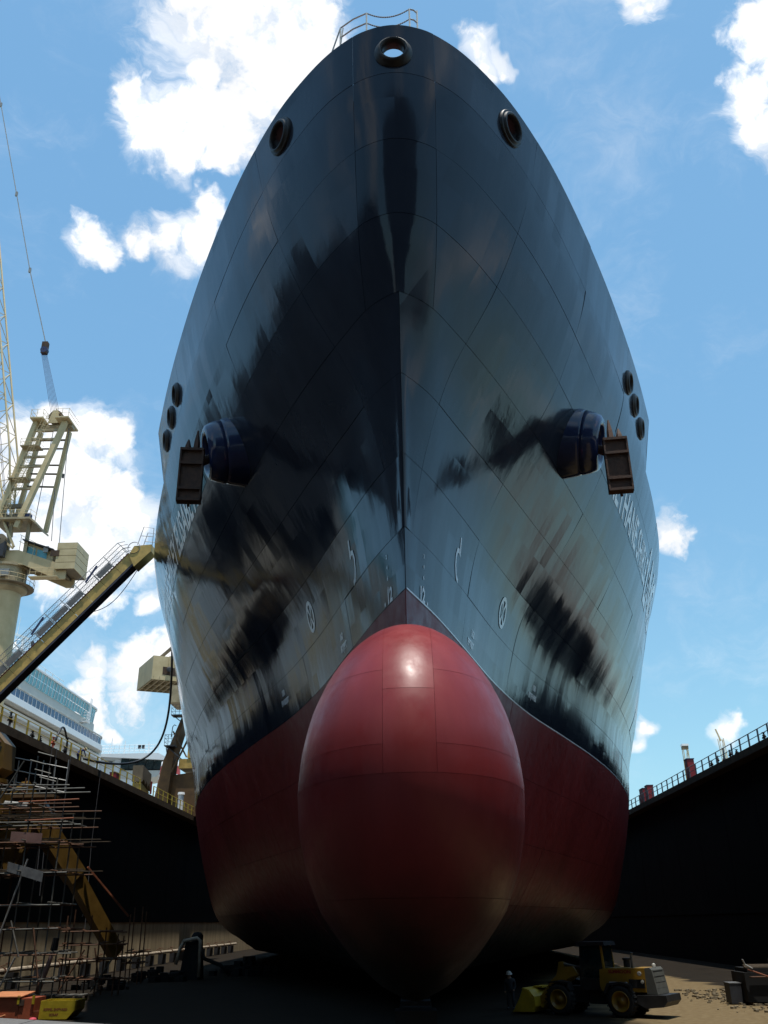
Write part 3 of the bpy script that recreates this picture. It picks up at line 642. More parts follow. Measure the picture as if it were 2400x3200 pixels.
# ------------------------------------------------------------------ people
def person(name, label, loc, rz, joints, cloth, helm, group=None):
    """one skinned body: joints = {name: (x, y, z, radius)}, forward is +y"""
    J = joints; order = list(J); E_ = [('pelvis', 'waist'), ('waist', 'chest'), ('chest', 'neck'), ('neck', 'head'), ('head', 'crown')]
    for s in 'lr': E_ += [('pelvis', 'hip' + s), ('hip' + s, 'knee' + s), ('knee' + s, 'ankle' + s), ('ankle' + s, 'toe' + s), ('chest', 'sho' + s), ('sho' + s, 'elb' + s), ('elb' + s, 'wri' + s), ('wri' + s, 'hand' + s)]
    me = bpy.data.meshes.new('person'); me.from_pydata([J[k][:3] for k in order], [(order.index(a), order.index(b)) for a, b in E_], [])
    o = bpy.data.objects.new('tmp_body', me); COL.objects.link(o)
    md = o.modifiers.new('skin', 'SKIN'); md.use_smooth_shade = True
    for i, k in enumerate(order): me.skin_vertices[0].data[i].radius = (J[k][3], J[k][3]); me.skin_vertices[0].data[i].use_root = (k == 'pelvis')
    o.modifiers.new('sub', 'SUBSURF').levels = 1
    dg = bpy.context.evaluated_depsgraph_get(); mm = bpy.data.meshes.new_from_object(o.evaluated_get(dg)); bpy.data.objects.remove(o)
    t = thing(name, label, 'person', loc, group, rz)
    b = bpy.data.objects.new('body', mm); COL.objects.link(b); b.parent = t; mm.materials.clear()
    for q in (cloth, 'skin', 'black_iron'): mm.materials.append(MATS[q])
    hd = np.array(J['head'][:3]); hands = [np.array(J['hand' + s][:3]) for s in 'lr']; toes = [np.array(J['toe' + s][:3]) for s in 'lr'] + [np.array(J['ankle' + s][:3]) for s in 'lr']
    for p in mm.polygons:
        c = np.array(p.center)
        if np.linalg.norm(c - hd) < .14 or min(np.linalg.norm(c - h) for h in hands) < .09: p.material_index = 1
        elif min(np.linalg.norm(c - h) for h in toes) < .12: p.material_index = 2
    u = np.array(J['crown'][:3]) - np.array(J['neck'][:3]); u /= np.linalg.norm(u)
    prof = [(.19, .0), (.185, .012), (.15, .02), (.145, .06), (.12, .11), (.07, .145), (0.001, .155)]
    MB().lathe(np.array(J['head'][:3]) + u * .04, u, prof, 16).build('helmet', helm, t, smooth=True, local=True)
    return t
bend = dict(pelvis=(0, -.12, .93, .15), waist=(0, .02, 1.08, .15), chest=(0, .26, 1.26, .18), neck=(0, .42, 1.33, .075), head=(0, .54, 1.37, .11), crown=(0, .63, 1.44, .09),
            hipl=(-.12, -.1, .88, .12), kneel=(-.15, .03, .49, .085), anklel=(-.15, -.05, .09, .06), toel=(-.15, .12, .05, .055), hipr=(.12, -.1, .88, .12), kneer=(.15, .1, .5, .085), ankler=(.15, .12, .09, .06), toer=(.15, .29, .05, .055),
            shol=(-.22, .30, 1.24, .085), elbl=(-.25, .36, .95, .06), wril=(-.2, .46, .72, .045), handl=(-.19, .48, .63, .05), shor=(.22, .30, 1.24, .085), elbr=(.26, .42, .98, .06), wrir=(.2, .55, .76, .045), handr=(.18, .58, .67, .05))
stand = dict(pelvis=(0, 0, .93, .15), waist=(0, .01, 1.1, .15), chest=(0, .04, 1.33, .18), neck=(0, .05, 1.5, .07), head=(0, .08, 1.62, .105), crown=(0, .09, 1.74, .09),
             hipl=(-.12, 0, .9, .12), kneel=(-.14, .05, .49, .085), anklel=(-.15, 0, .09, .06), toel=(-.15, .17, .05, .055), hipr=(.12, 0, .9, .12), kneer=(.14, .02, .49, .085), ankler=(.15, -.03, .09, .06), toer=(.17, .14, .05, .055),
             shol=(-.23, .03, 1.38, .085), elbl=(-.29, .02, 1.1, .06), wril=(-.24, .18, .92, .045), handl=(-.22, .26, .9, .05), shor=(.23, .03, 1.38, .085), elbr=(.28, .0, 1.1, .06), wrir=(.26, .08, .86, .045), handr=(.25, .1, .77, .05))
person('person', 'person in blue coverall and yellow helmet bending over the left dock railing', (-30.75, 84.3, 17.97), math.radians(-38), bend, 'coverall_blue', 'helmet_yellow')
person('person', 'person in dark clothes and pale helmet standing beside the raised loader bucket', (5.0, 53.6, 0), math.radians(160), stand, 'coverall_dark', 'helmet_white')

# ------------------------------------------------------------------ things on top of the left wall
def hydrant(x, y, mt, label, h=.95, group=None, name='hydrant', z=17.97):
    t = thing(name, label, 'hydrant', (x, y, z), group)
    MB().lathe((x, y, z), (0, 0, 1), [(.2, 0), (.2, .06), (.09, .08), (.09, h * .7), (.15, h * .72), (.15, h * .8), (.08, h * .84), (.08, h), (0.001, h + .02)], 10).build('stand_pipe', mt, t, smooth=True)
    for s in (-1, 1): MB().tube([(x, y, z + h * .62), (x, y + s * .3, z + h * .62), (x, y + s * .38, z + h * .5)], .07, 8).build('outlet', mt, t, smooth=True)
    MB().lathe((x, y, z + h + .02), (0, 0, 1), [(.02, 0), (.16, .02), (.16, .05), (.02, .07)], 10).build('hand_wheel', mt, t)
    return t
hydrant(-30.7, 77.6, 'hydrant_red', 'rusty red hydrant behind the yellow rail near the black hose arch', 1.1)
for i, (y, h, lab) in enumerate(((68.3, 1.25, 'black valve stand at the left end of the yellow rail, taller one'), (72.8, .7, 'low black valve stand between yellow posts, nearer one'), (74.4, .6, 'low black valve stand between yellow posts, next to the red hydrant'), (80.2, .75, 'squat dark valve stand just left of the bending worker'))):
    hydrant(-30.6, y, 'black_iron', lab, h, 'valve stands on the left dock wall', 'valve_stand')
h0 = MB().tube([np.array([-30.75, 78.2 + 3.4 * t, 18.05 + 2.3 * math.sin(math.pi * min(1, .10 + .9 * t) ** .9) * (1 if t < .8 else 1)]) if t < .72 else np.array([-30.75, 80.85 + .12 * math.sin((t - .72) * 9), 18.05 + 1.95 * (1 - (t - .72) / .28)]) for t in np.linspace(0, 1, 22)], .09, 8).build('hose_arch', 'hose_black', smooth=True)
tag(h0, 'black hose arching over the yellow rail beside the bending worker', 'hose')
bx = thing('red_box', 'small red box on the left dock wall below the white bridge wing', 'box', (-30.9, 95.5, 17.97))
MB().bb((-31.2, 95, 18.0), (-30.5, 96.3, 18.75)).build('body', 'red_cabinet', bx); MB().bb((-31.23, 94.97, 18.753), (-30.47, 96.33, 18.8)).build('lid', 'dark_steel', bx)
bx = thing('red_box', 'red box at the left frame edge behind the first yellow post', 'box', (-30.7, 63.9, 17.97))
MB().bb((-31.2, 62.6, 18.0), (-30.4, 64.6, 18.8)).build('body', 'red_cabinet', bx); MB().bb((-31.23, 62.57, 18.803), (-30.37, 64.63, 18.85)).build('lid', 'dark_steel', bx)
cb_ = thing('winch_cabinet', 'battered beige cabinet with torn lower edge beside the yellow rail', 'cabinet', (-31.0, 106, 17.97))
M = MB()
M.prism([(104.2, 20.9), (107.8, 20.4), (107.8, 18.5), (107.2, 19.3), (106.6, 18.75), (106.0, 19.45), (105.5, 18.9), (104.9, 19.5), (104.2, 19.1)], -31.6, -30.4, 'x'); M.build('casing', 'crane_shade', cb_)
MB().prism([(104.3, 19.0), (107.7, 18.4), (107.7, 18.1), (104.3, 18.2)], -31.5, -30.5, 'x').build('bed', 'gang_yellow', cb_)
for y in (104.6, 107.3):
    for x in (-31.4, -30.6): MB().bb((x - .06, y - .06, 17.97), (x + .06, y + .06, 18.25)).build('leg', 'dark_steel', cb_)
MB().tube([(-30.35, 107.85, 19.6), (-30.35, 107.85, 18.2)], .12, 6).build('side_post', 'red_cabinet', cb_)
# long hose hanging from the ship rail down to the dock wall
P0, P1 = rk(-.2755, .337, 78), np.array([-30.7, 85.5, 18.6])
pts = []
for t in np.linspace(0, 1, 34):
    p = P0 * (1 - t) + P1 * t; p[2] = P0[2] + (P1[2] - P0[2]) * (1 - (1 - t) ** 2.15); p[1] = P0[1] + (100 - P0[1]) * math.sin(math.pi * t) * .55 + (P1[1] - P0[1]) * t; p[0] = p[0]; pts.append(p)
tag(MB().tube(pts, .11, 8).build('hanging_hose', 'hose_black', smooth=True), 'long black hose sagging from the ship side down to the left dock wall', 'hose')
for i, (r0, k0, ytop, zb, lab) in enumerate(((-.398, .18, 75.5, 7.5, 'thin rope hanging down the left wall, nearest the scaffold'), (-.392, .178, 76.6, 6.5, 'thin rope hanging down the left wall, second from the scaffold'), (-.375, .172, 80, 9, 'thin rope hanging down the left wall below the red hydrant'), (-.339, .157, 88.3, 4.0, 'thin rope hanging down the left wall beyond the bending worker'))):
    tag(MB().tube([(-29.9, ytop, 18.0), (-29.95 - .02 * i, ytop + .1, (18 + zb) / 2), (-29.7, ytop + .05, zb)], .03, 5).build('hanging_rope', 'steel_rope'), lab, 'rope', 'ropes hanging down the left dock wall')

# ------------------------------------------------------------------ right wall: cabinets, valve stands, far cranes
cbt = thing('tall_cabinet', 'tall dark red cabinet standing behind the right dock railing', 'cabinet', (30.9, 102.6, 17.97))
MB().bb((30.5, 102.1, 18.1), (31.25, 103.2, 20.2)).build('body', 'red_cabinet', cbt); MB().bb((30.45, 102.05, 20.203), (31.3, 103.25, 20.3)).build('cap', 'dark_blue', cbt)
MB().bb((30.47, 102.2, 18.3), (30.497, 103.1, 20.05)).build('door', 'red_cabinet', cbt)
for y in (102.2, 103.1): MB().bb((30.6, y - .08, 17.97), (31.2, y + .08, 18.1)).build('foot', 'dark_steel', cbt)
for y0, w, h, lab in ((123.4, 1.9, 1.5, 'low dark red cabinet nearest the ship on the right wall'), (120.9, 1.3, 1.55, 'dark red cabinet beside the low one on the right wall, right of the pair')):
    t = thing('low_cabinet', lab, 'cabinet', (30.9, y0, 17.97), 'pair of red cabinets on the right wall')
    MB().bb((30.5, y0, 18.1), (31.3, y0 + w, 18 + h + .4)).build('body', 'red_cabinet', t); MB().bb((30.46, y0 - .04, 18.403 + h), (31.34, y0 + w + .04, 18.47 + h)).build('cap', 'dark_blue', t)
    MB().bb((30.7, y0 + .2, 17.97), (31.1, y0 + w - .2, 18.098)).build('base', 'dark_steel', t)
for i, (y, h, lab) in enumerate(((94.6, .8, 'low dark valve stand on the right wall just right of the tall cabinet'), (92.6, .95, 'dark valve stand on the right wall, second right of the tall cabinet'), (90.6, .6, 'small dark valve stand on the right wall in a row of three'), (88.7, .85, 'dark valve stand in the middle of the right railing'), (86.9, .6, 'small dark valve stand below the far pale crane'), (79.6, .8, 'dark valve stand second from the right frame edge'), (76.9, 1.0, 'tall dark valve stand nearest the right frame edge'))):
    hydrant(30.7, y, 'black_iron', lab, h, 'valve stands on the right dock wall', 'valve_stand')
def mast_crane(name, label, base, top, w, mt, cap):
    t = thing(name, label, 'crane', tuple(base)); base = np.array(base, float); top = np.array(top, float); n = 7
    for sx, sy in ((-1, -1), (1, -1), (1, 1), (-1, 1)): MB().bar(base + (sx * w, sy * w, 0), top + (sx * w * .9, sy * w * .9, 0), w * .22, w * .22).build('mast_leg', mt, t)
    M = MB()
    for i in range(n):
        a = base + (top - base) * i / n; b = base + (top - base) * (i + 1) / n
        for (p, q) in (((-1, -1), (1, -1)), ((1, -1), (1, 1))): M.bar(a + (p[0] * w, p[1] * w, 0), b + (q[0] * w, q[1] * w, 0), w * .12, w * .12)
    M.build('lacing', mt, t)
    if cap: MB().box(top + (0, 0, w * .4), (w * 2.6, w * 2.6, w * .8)).build('top_cab', 'cruise_white', t); MB().box(top + (0, 0, -w * .6), (w * 2.3, w * 2.3, w * 1.2)).build('platform', 'crane_shade', t)
    else: MB().bar(top - (0, 0, w), top + np.array([-w * 1.5, 0, w * 4]), w * .5, w * .5).build('jib_head', mt, t)
    return t
b_ = rk(.2985, .04, 300); tp = rk(.2985, .1705, 300); mast_crane('far_crane', 'far yellow lattice tower crane with white top behind the tall red cabinet', b_, tp, .8, 'gang_yellow', True)
b_ = rk(.344, .08, 350); tp = rk(.3384, .178, 350); mast_crane('far_crane', 'far pale lattice crane leaning left above the right dock railing', b_, tp, .9, 'crane_beige', False)

# ------------------------------------------------------------------ gangway from the left wall up to the ship
gw = thing('gangway', 'yellow gangway stair with mesh sides climbing from the left wall to the ship', 'gangway', (-31, 64, 18))
GA, GB = np.array([-31.4, 64.0, 17.45]), np.array([-20.6, 64.0, 29.75]); gd = (GB - GA); gl = np.linalg.norm(gd); gd /= gl; gn = np.array([-gd[2], 0, gd[0]])
n = 11
for yy in (-.45, .45):
    MB().bar(GA + (0, yy, 0) + gn * .0, GB + (0, yy, 0) + gn * .0, .10, .16, gn).build('lower_chord', 'gang_under', gw)
    for i in range(n):
        a = GA + gd * (gl * i / n + .012); b = GA + gd * (gl * (i + 1) / n - .012)
        MB().bar(a + gn * .50 + (0, yy, 0), b + gn * .50 + (0, yy, 0), .05, .80, gn).build('side_panel', 'gang_yellow', gw)
    MB().bar(GA + gn * .94 + (0, yy, 0), GB + gn * .94 + (0, yy, 0), .09, .06, gn).build('upper_chord', 'red_cabinet', gw)
MB().bar(GA - gn * .1, GB - gn * .02, .85, .04, gn).build('underside', 'gang_under', gw)
st0 = None; ns = 62
for i in range(ns):
    c = GA + gd * gl * (i + .5) / ns + gn * .98
    if st0 is None: st0 = MB().box((0, 0, 0), (.26, .8, .04)).build('tread', 'gang_grey', gw, local=True); st0.location = tuple(c - np.array(gw.location))
    else: part_copy(st0, tuple(c - np.array(gw.location)))
for i in range(n - 1):
    if i in (4, 8): continue
    a = GA + gd * (gl * i / n + .1); b = GA + gd * (gl * (i + 1) / n - .05)
    MB().bar(a + gn * 1.22 + (0, -.6, 0), b + gn * 1.22 + (0, -.6, 0), .02, .46, gn).build('kick_plate', 'gang_grey', gw)
po = None
for yy in (-.6, .6):
    for i in range(n + 1):
        p = GA + gd * gl * i / n + (0, yy, 0); MB().bar(p + gn * .95, p + gn * 2.15, .05, .05).build('rail_post', 'galv', gw)
    for hh in (2.15, 1.82, 1.5): MB().tube([GA + gn * hh + (0, yy, 0), GB + gn * hh + (0, yy, 0)] + ([GB + gn * hh + (.55, yy, .12 - (2.15 - hh) * .1)]), .025, 5).build('hand_rail', 'galv', gw)
    M = MB(); k = 110
    for i in range(k):
        for e in (-1, 1):
            a = gl * i / k; b = a + e * .62
            if 0 < b < gl: M.bar(GA + gd * a + gn * 1.0 + (0, yy, 0), GA + gd * b + gn * 2.12 + (0, yy, 0), .009, .009)
    M.build('mesh_net', 'steel_rope', gw, stuff=True)
for (i, hh) in ((5.4, 1.66), (9.0, 1.66)):
    MB().bar(GA + gd * gl * (i - .55) / n + gn * 1.6 + (0, -.64, 0), GA + gd * gl * (i + .45) / n + gn * 1.95 + (0, -.64, 0), .03, .16, gn).build('name_board', 'dark_blue', gw)
MB().prism([(-20.75, 29.2), (-19.55, 30.45), (-19.55, 31.0), (-20.9, 30.9), (-21.25, 30.2)], 63.4, 64.6, 'y').build('landing', 'gang_yellow', gw)
for yy in (63.42, 64.58):
    MB().tube([(-20.65, yy, 31), (-20.3, yy, 32.5), (-19.5, yy, 32.35), (-19.5, yy, 30.9)], .03, 5).build('landing_rail', 'galv', gw); MB().tube([(-20.5, yy, 31.75), (-19.5, yy, 31.65)], .025, 5).build('landing_rail', 'galv', gw)
MB().lathe((-20.9, 63.35, 30.75), (0, 1, 0), [(.46, 0), (.5, .05), (.46, .1)], 20).build('turn_wheel', 'galv', gw)
pts = [GB + gn * -.15 + (0, .2, 0) + gd * -q + np.array([0, 0, -.9 * math.sin(math.pi * q / 5)]) for q in np.linspace(0, 5, 14)]
MB().tube(pts, .03, 5).build('loose_cable', 'dark_blue', gw)

# ------------------------------------------------------------------ jib crane on the left quay
cr = thing('jib_crane', 'tall beige jib crane on a round column beyond the left wall', 'crane', (-50.2, 105, 17.9)); YC = 105.0
def C3(r, k, dy=0.0): return rk(r, k, YC) + np.array([0, dy, 0])
cx, ztop = -50.3, 43.4
MB().lathe((cx, YC, 17.9), (0, 0, 1), [(2.05, 0), (1.98, 10), (1.92, ztop - 17.9)], 36).build('column', 'crane_beige', cr, smooth=True)
MB().lathe((cx, YC, ztop), (0, 0, 1), [(1.92, -1.2), (2.55, -.7), (2.55, -.3), (2.25, -.25), (2.25, 2.0), (2.5, 2.05), (2.5, 2.35), (0, 2.36)], 32).build('slew_ring', 'crane_beige_worn', cr)
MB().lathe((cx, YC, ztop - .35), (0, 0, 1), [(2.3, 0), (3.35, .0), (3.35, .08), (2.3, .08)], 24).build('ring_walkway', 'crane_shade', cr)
for a in np.linspace(-2.9, .4, 12):
    p = np.array([cx + 3.3 * math.cos(a), YC + 3.3 * math.sin(a), ztop - .28]); MB().bar(p, p + (0, 0, 1.05), .04, .04).build('walkway_post', 'crane_beige', cr)
for hh in (.77, .25): MB().tube([(cx + 3.3 * math.cos(a), YC + 3.3 * math.sin(a), ztop + hh) for a in np.linspace(-2.9, .4, 18)], .03, 5).build('walkway_rail', 'crane_beige', cr)
MB().bb((cx - .2, YC - 2.72, ztop + .35), (cx + 1.3, YC - 2.28, ztop + 1.25)).build('flood_light', 'galv', cr)
zb = ztop + 2.4
for dy in (-1.6, 1.6):                                                  # two deep side girders carry the machinery house
    MB().prism([(cx - 3.2, zb + .2), (cx - 3.2, zb + 1.7), (cx + 1.6, zb + 1.7), (cx + 8.0, zb - .6), (cx + 8.0, zb - 2.3), (cx + 7.0, zb - 2.3), (cx + 2.5, zb - .3)], YC + dy - .14, YC + dy + .14, 'y').build('house_girder', 'crane_beige', cr)
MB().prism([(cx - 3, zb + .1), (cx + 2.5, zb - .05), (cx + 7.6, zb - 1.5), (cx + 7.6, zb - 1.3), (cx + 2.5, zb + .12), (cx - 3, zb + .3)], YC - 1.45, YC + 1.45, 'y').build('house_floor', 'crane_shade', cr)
M = MB(); M.prism([(cx + 2.3, zb + .1), (cx + 2.3, zb + 2.9), (cx + 5.9, zb + 1.5), (cx + 5.9, zb - .8)], YC - 1.2, YC + 1.5, 'y'); M.build('operator_cab', 'crane_beige', cr)
MB().prism([(cx + 2.0, zb + 3.0), (cx + 2.0, zb + 3.12), (cx + 6.2, zb + 1.62), (cx + 6.2, zb + 1.5)], YC - 2.1, YC + 1.8, 'y').build('cab_roof', 'dark_steel', cr)
for a_, b_ in ((2.5, 3.6), (3.8, 5.1)): MB().prism([(cx + a_, zb + 2.55 - (a_ - 2.3) * .39), (cx + b_, zb + 2.55 - (b_ - 2.3) * .39), (cx + b_, zb + .3 - (b_ - 2.3) * .25), (cx + a_, zb + .3 - (a_ - 2.3) * .25)], YC - 1.26, YC - 1.203, 'y').build('cab_window', 'cruise_screen', cr)
wx0, wx1, wz0, wz1 = -43.55, -41.05, 44.6, 48.15
nw = 4
for i in range(nw):                                                     # counterweight of four stacked slabs
    MB().bb((wx0, YC - 2.3, wz0 + (wz1 - wz0) * i / nw + .03), (wx1, YC + 2.0, wz0 + (wz1 - wz0) * (i + 1) / nw - .03)).build('counterweight_slab', 'crane_beige', cr)
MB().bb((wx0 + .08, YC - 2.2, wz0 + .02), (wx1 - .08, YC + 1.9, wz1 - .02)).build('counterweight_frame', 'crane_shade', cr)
MB().bb((-46.6, YC - 2.5, 43.55), (-43.0, YC - 1.3, 43.66)).build('side_platform', 'crane_beige', cr)
for x in np.arange(-46.5, -43.4, .75): MB().bar((x, YC - 2.45, 43.66), (x, YC - 2.45, 44.75), .05, .05).build('platform_post', 'crane_beige', cr)
for hh in (44.75, 44.2): MB().tube([(-46.5, YC - 2.45, hh), (-43.5, YC - 2.45, hh)], .03, 5).build('platform_rail', 'crane_beige', cr)
MB().bb((-45.5, YC - 1.85, 47.1), (-44.9, YC - 1.5, 47.9)).build('warning_lamp', 'galv', cr)
M = MB(); M.bb((-44.3, YC - 2.36, 46.3), (-43.2, YC - 2.303, 47.1)); M.build('rust_shadow_patch', 'rust_stain', cr)
# A-frame: front pair of legs, rear pair, rungs, ladders and the head platform
FL0, FL1 = C3(-.4985, .44, -1.8), C3(-.4712, .592, -1.2); FR0, FR1 = C3(-.4700, .440, -2.0), C3(-.4335, .592, -1.2)
RR0, RR1 = C3(-.4467, .4474, 1.2), C3(-.4325, .585, .4)
RL0, RL1 = C3(-.489, .452, 1.4), C3(-.4700, .585, .4)
for nm, a, b, w in (('front_leg', FL0, FL1, .62), ('front_leg', FR0, FR1, .62), ('rear_leg', RR0, RR1, .5), ('rear_leg', RL0, RL1, .5)): MB().bar(a, b, w, w * 1.15, (0, 1, 0)).build(nm, 'crane_beige', cr)
for t, w in ((.09, .5), (.2, .55), (.36, .3), (.44, .32), (.57, .32), (.66, .28), (.83, .26), (.92, .34)):
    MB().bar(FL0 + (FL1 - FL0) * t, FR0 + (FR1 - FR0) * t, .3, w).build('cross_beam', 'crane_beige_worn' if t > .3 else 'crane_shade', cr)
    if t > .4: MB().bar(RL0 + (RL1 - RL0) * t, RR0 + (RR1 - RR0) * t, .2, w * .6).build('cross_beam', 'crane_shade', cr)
def ladder(a, b, w, nm='ladder', rungs=24, cage=False):
    a = np.array(a); b = np.array(b); d = (b - a) / np.linalg.norm(b - a); s = np.cross(d, (0, 1, 0)); s /= np.linalg.norm(s); M = MB()
    for e in (-.5, .5): M.bar(a + s * w * e, b + s * w * e, .05, .05)
    for i in range(rungs): p = a + (b - a) * (i + .5) / rungs; M.bar(p - s * w / 2, p + s * w / 2, .035, .035)
    if cage:
        for i in range(0, rungs, 3):
            p = a + (b - a) * (i + .5) / rungs; M.tube([p - s * w * .6, p - s * w * .6 + (0, -.7, 0), p + s * w * .6 + (0, -.7, 0), p + s * w * .6], .02, 4)
        for e in (-.6, 0, .6): M.bar(a + s * w * e + (0, -.7, 0), b + s * w * e + (0, -.7, 0), .03, .03)
    return M.build(nm, 'crane_beige', cr)
ladder(C3(-.484, .462, -2.4), C3(-.4665, .522, -2.1), .6, cage=True, rungs=18); ladder(C3(-.478, .50, -2.2), C3(-.463, .556, -2), .6, cage=True, rungs=18); ladder(C3(-.466, .55, -2), C3(-.4515, .598, -1.9), .6, cage=True, rungs=15)
for (r, k, w, d) in ((-.4775, .506, 2.4, 1.6), (-.4685, .551, 2.5, 1.6)):
    c = C3(r, k, -1.9); MB().box(c, (w, d, .12)).build('rest_platform', 'crane_beige_worn', cr)
    for e in (-.5, 0, .5): MB().bar(c + (e * w, -d / 2, 0), c + (e * w, -d / 2, 1.05), .04, .04).build('platform_post', 'crane_beige', cr)
    for hh in (1.05, .55): MB().tube([c + (-w / 2, d / 2, hh), c + (-w / 2, -d / 2, hh), c + (w / 2, -d / 2, hh), c + (w / 2, d / 2, hh)], .025, 5).build('platform_rail', 'crane_beige', cr)
zt = rk(0, .5925, YC)[2]
for x0, x1 in ((-49.95, -48.2), (-46.6, -44.75)):
    MB().bb((x0, YC - 2.3, zt), (x1, YC + 1.6, zt + .22)).build('head_platform', 'crane_beige', cr)
    for x in np.linspace(x0 + .04, x1 - .04, 3): MB().bar((x, YC - 2.25, zt + .2), (x, YC - 2.25, zt + 1.4), .05, .05).build('platform_post', 'crane_beige', cr)
    for hh in (1.4, .8): MB().tube([(x0, YC + 1.6, zt + hh), (x0, YC - 2.25, zt + hh), (x1, YC - 2.25, zt + hh), (x1, YC + 1.6, zt + hh)], .03, 5).build('platform_rail', 'crane_beige', cr)
MB().bb((-49.9, YC - .5, zt - .5), (-44.8, YC + .5, zt - .02)).build('head_beam', 'crane_beige_worn', cr)
MB().lathe((-47.3, YC - .6, zt + 1.2), (0, 1, 0), [(0.05, 0), (.95, 0), (1.0, .1), (.86, .2), (1.0, .3), (1.0, .5), (.86, .6), (1.0, .7), (.95, .8), (.05, .8)], 20).build('sheave', 'rust_stain', cr)
for dy in (-.9, .5): MB().prism([(-48.1, zt), (-46.5, zt), (-46.9, zt + 2.0), (-47.6, zt + 2.0)], YC + dy, YC + dy + .12, 'y').build('sheave_cheek', 'crane_beige', cr)
hb = C3(-.4826, .7155)
for i in range(7): MB().tube([C3(-.4537 + .0016 * (i - 3), .612, .1 * (i - 3)), hb + ((i - 3) * .1, .08 * (i - 3), -.9)], .028, 4).build('luffing_rope', 'dark_blue', cr)
MB().box(hb, (.8, .7, 1.9)).build('pulley_block', 'rust_stain', cr); MB().lathe(hb + (0, -.36, -.4), (0, 1, 0), [(.1, 0), (.5, 0), (.5, .72), (.1, .72)], 12).build('block_sheave', 'dark_blue', cr)
PE_ = [C3(-.5240, .8500), C3(-.5695, 1.0005), C3(-.622, 1.18)]; pe = PE_[0] + (C3(-.6247, 1.1936) - PE_[0]) * 1.4; MB().tube([hb + (0, 0, .8), PE_[0], pe], .075, 5).build('pendant_rope', 'galv', cr)
for q in (PE_[0], PE_[0] + (pe - PE_[0]) * .30, PE_[0] + (pe - PE_[0]) * .69): MB().box(q, (.3, .3, .8)).build('rope_joint', 'galv', cr)
for a, b in ((C3(-.4305, .586, -.5), rk(-.4225, .427, YC)), (C3(-.4365, .50, -.5), rk(-.4325, .43, YC)), (C3(-.4525, .585, 0), rk(-.4575, .45, YC))): MB().tube([a, b], .05, 5).build('hoist_rope', 'steel_rope', cr)
MB().box((C3(-.4285, .517, -.5)), (.22, .22, .6)).build('rope_joint', 'dark_steel', cr)
# working deck at the foot of the A-frame
MB().bb((-52.5, YC - 2.6, 51.45), (-47.6, YC + 1.8, 51.7)).build('winch_deck', 'crane_beige_worn', cr)
MB().prism([(-47.6, 51.45), (-47.6, 51.7), (-46.7, 51.0), (-46.7, 50.75)], YC - 2.6, YC + 1.8, 'y').build('winch_deck', 'crane_beige_worn', cr)
for x in np.linspace(-52.3, -46.8, 8): MB().bar((x, YC - 2.55, 51.6 - max(0, x + 47.6) * .7), (x, YC - 2.55, 52.8 - max(0, x + 47.6) * .7), .045, .045).build('deck_post', 'crane_beige', cr)
for hh in (1.1, .6): MB().tube([(-52.4, YC - 2.55, 51.65 + hh), (-47.6, YC - 2.55, 51.65 + hh), (-46.7, YC - 2.55, 51.0 + hh)], .03, 5).build('deck_rail', 'crane_beige', cr)
MB().bb((-48.6, YC - 1.9, 51.7), (-47.9, YC - 1.2, 52.5)).build('motor', 'dark_blue', cr)
MB().lathe((-51.5, YC - 1.2, 52.2), (1, 0, 0), [(.05, 0), (.75, 0), (.75, .1), (.5, .15), (.5, 1.5), (.75, 1.55), (.75, 1.65), (.05, 1.65)], 16).build('winch_drum', 'crane_shade', cr)
for x in (-52.2, -50.3, -48.0): MB().bar((x, YC - 1.4, 46.2), (x, YC - 1.4, 51.45), .4, .4).build('deck_support', 'crane_beige_worn', cr)
MB().bar((-52.5, YC - 1.9, 50.2), (-49.3, YC - 2.1, 47.6), .25, .25).build('diagonal_strut', 'crane_beige', cr); MB().bar((-51.8, YC - 1.9, 52.6), (-49.2, YC - 2.1, 47.8), .25, .25).build('diagonal_strut', 'crane_beige', cr)
MB().bb((-51.4, YC - 2.9, 46.3), (-50.1, YC - 2.1, 48.4)).build('hook_block', 'dark_steel', cr); MB().lathe((-50.75, YC - 2.95, 48.6), (0, 1, 0), [(.1, 0), (.7, .05), (.7, .6), (.1, .65)], 16).build('hook_sheave', 'crane_shade', cr)
for x in (-48.6, -47.7, -46.8): MB().bar((x, YC - 1.75, 47.5 - (x + 49) * .55), (x, YC - 1.75, 49.7 - (x + 49) * .55), .05, .05).build('stair_post', 'crane_beige', cr)
for hh in (49.7, 48.8): MB().tube([(-48.8, YC - 1.75, hh - .1), (-46.4, YC - 1.75, hh - 1.4)], .03, 5).build('stair_rail', 'crane_beige', cr)
# lattice jib
J0, J1 = C3(-.4795, .432, -1.2), C3(-.628, 1.06, -1.2); jd = J1 - J0; JL = np.linalg.norm(jd); jd = jd / JL; js = np.array([jd[2], 0, -jd[0]]); jy = np.array([0, 1.0, 0])
def jw(t): return min(1.0, .12 + t * 5.0) if t < .18 else 1.0
def JP(t, a, b): return J0 + jd * JL * t + js * a * 1.35 * jw(t) + jy * b * 1.35 * jw(t)
for a in (-1, 1):
    for b in (-1, 1): MB().tube([JP(t, a, b) for t in (0, .05, .1, .18, .4, .6, .8, 1)], .13, 6).build('jib_chord', 'crane_beige', cr)
NB = 26
for i in range(NB):
    t0, t1 = i / NB, (i + 1) / NB; f = i % 2
    for b in (-1, 1): MB().tube([JP(t0, -1 if f else 1, b), JP(t1, 1 if f else -1, b)], .055, 5).build('jib_lacing', 'crane_beige', cr)
    for a in (-1, 1): MB().tube([JP(t0, a, -1 if f else 1), JP(t1, a, 1 if f else -1)], .055, 5).build('jib_lacing', 'crane_beige', cr)
    MB().tube([JP(t1, -1, -1), JP(t1, 1, -1)], .05, 5).build('jib_lacing', 'crane_beige', cr)
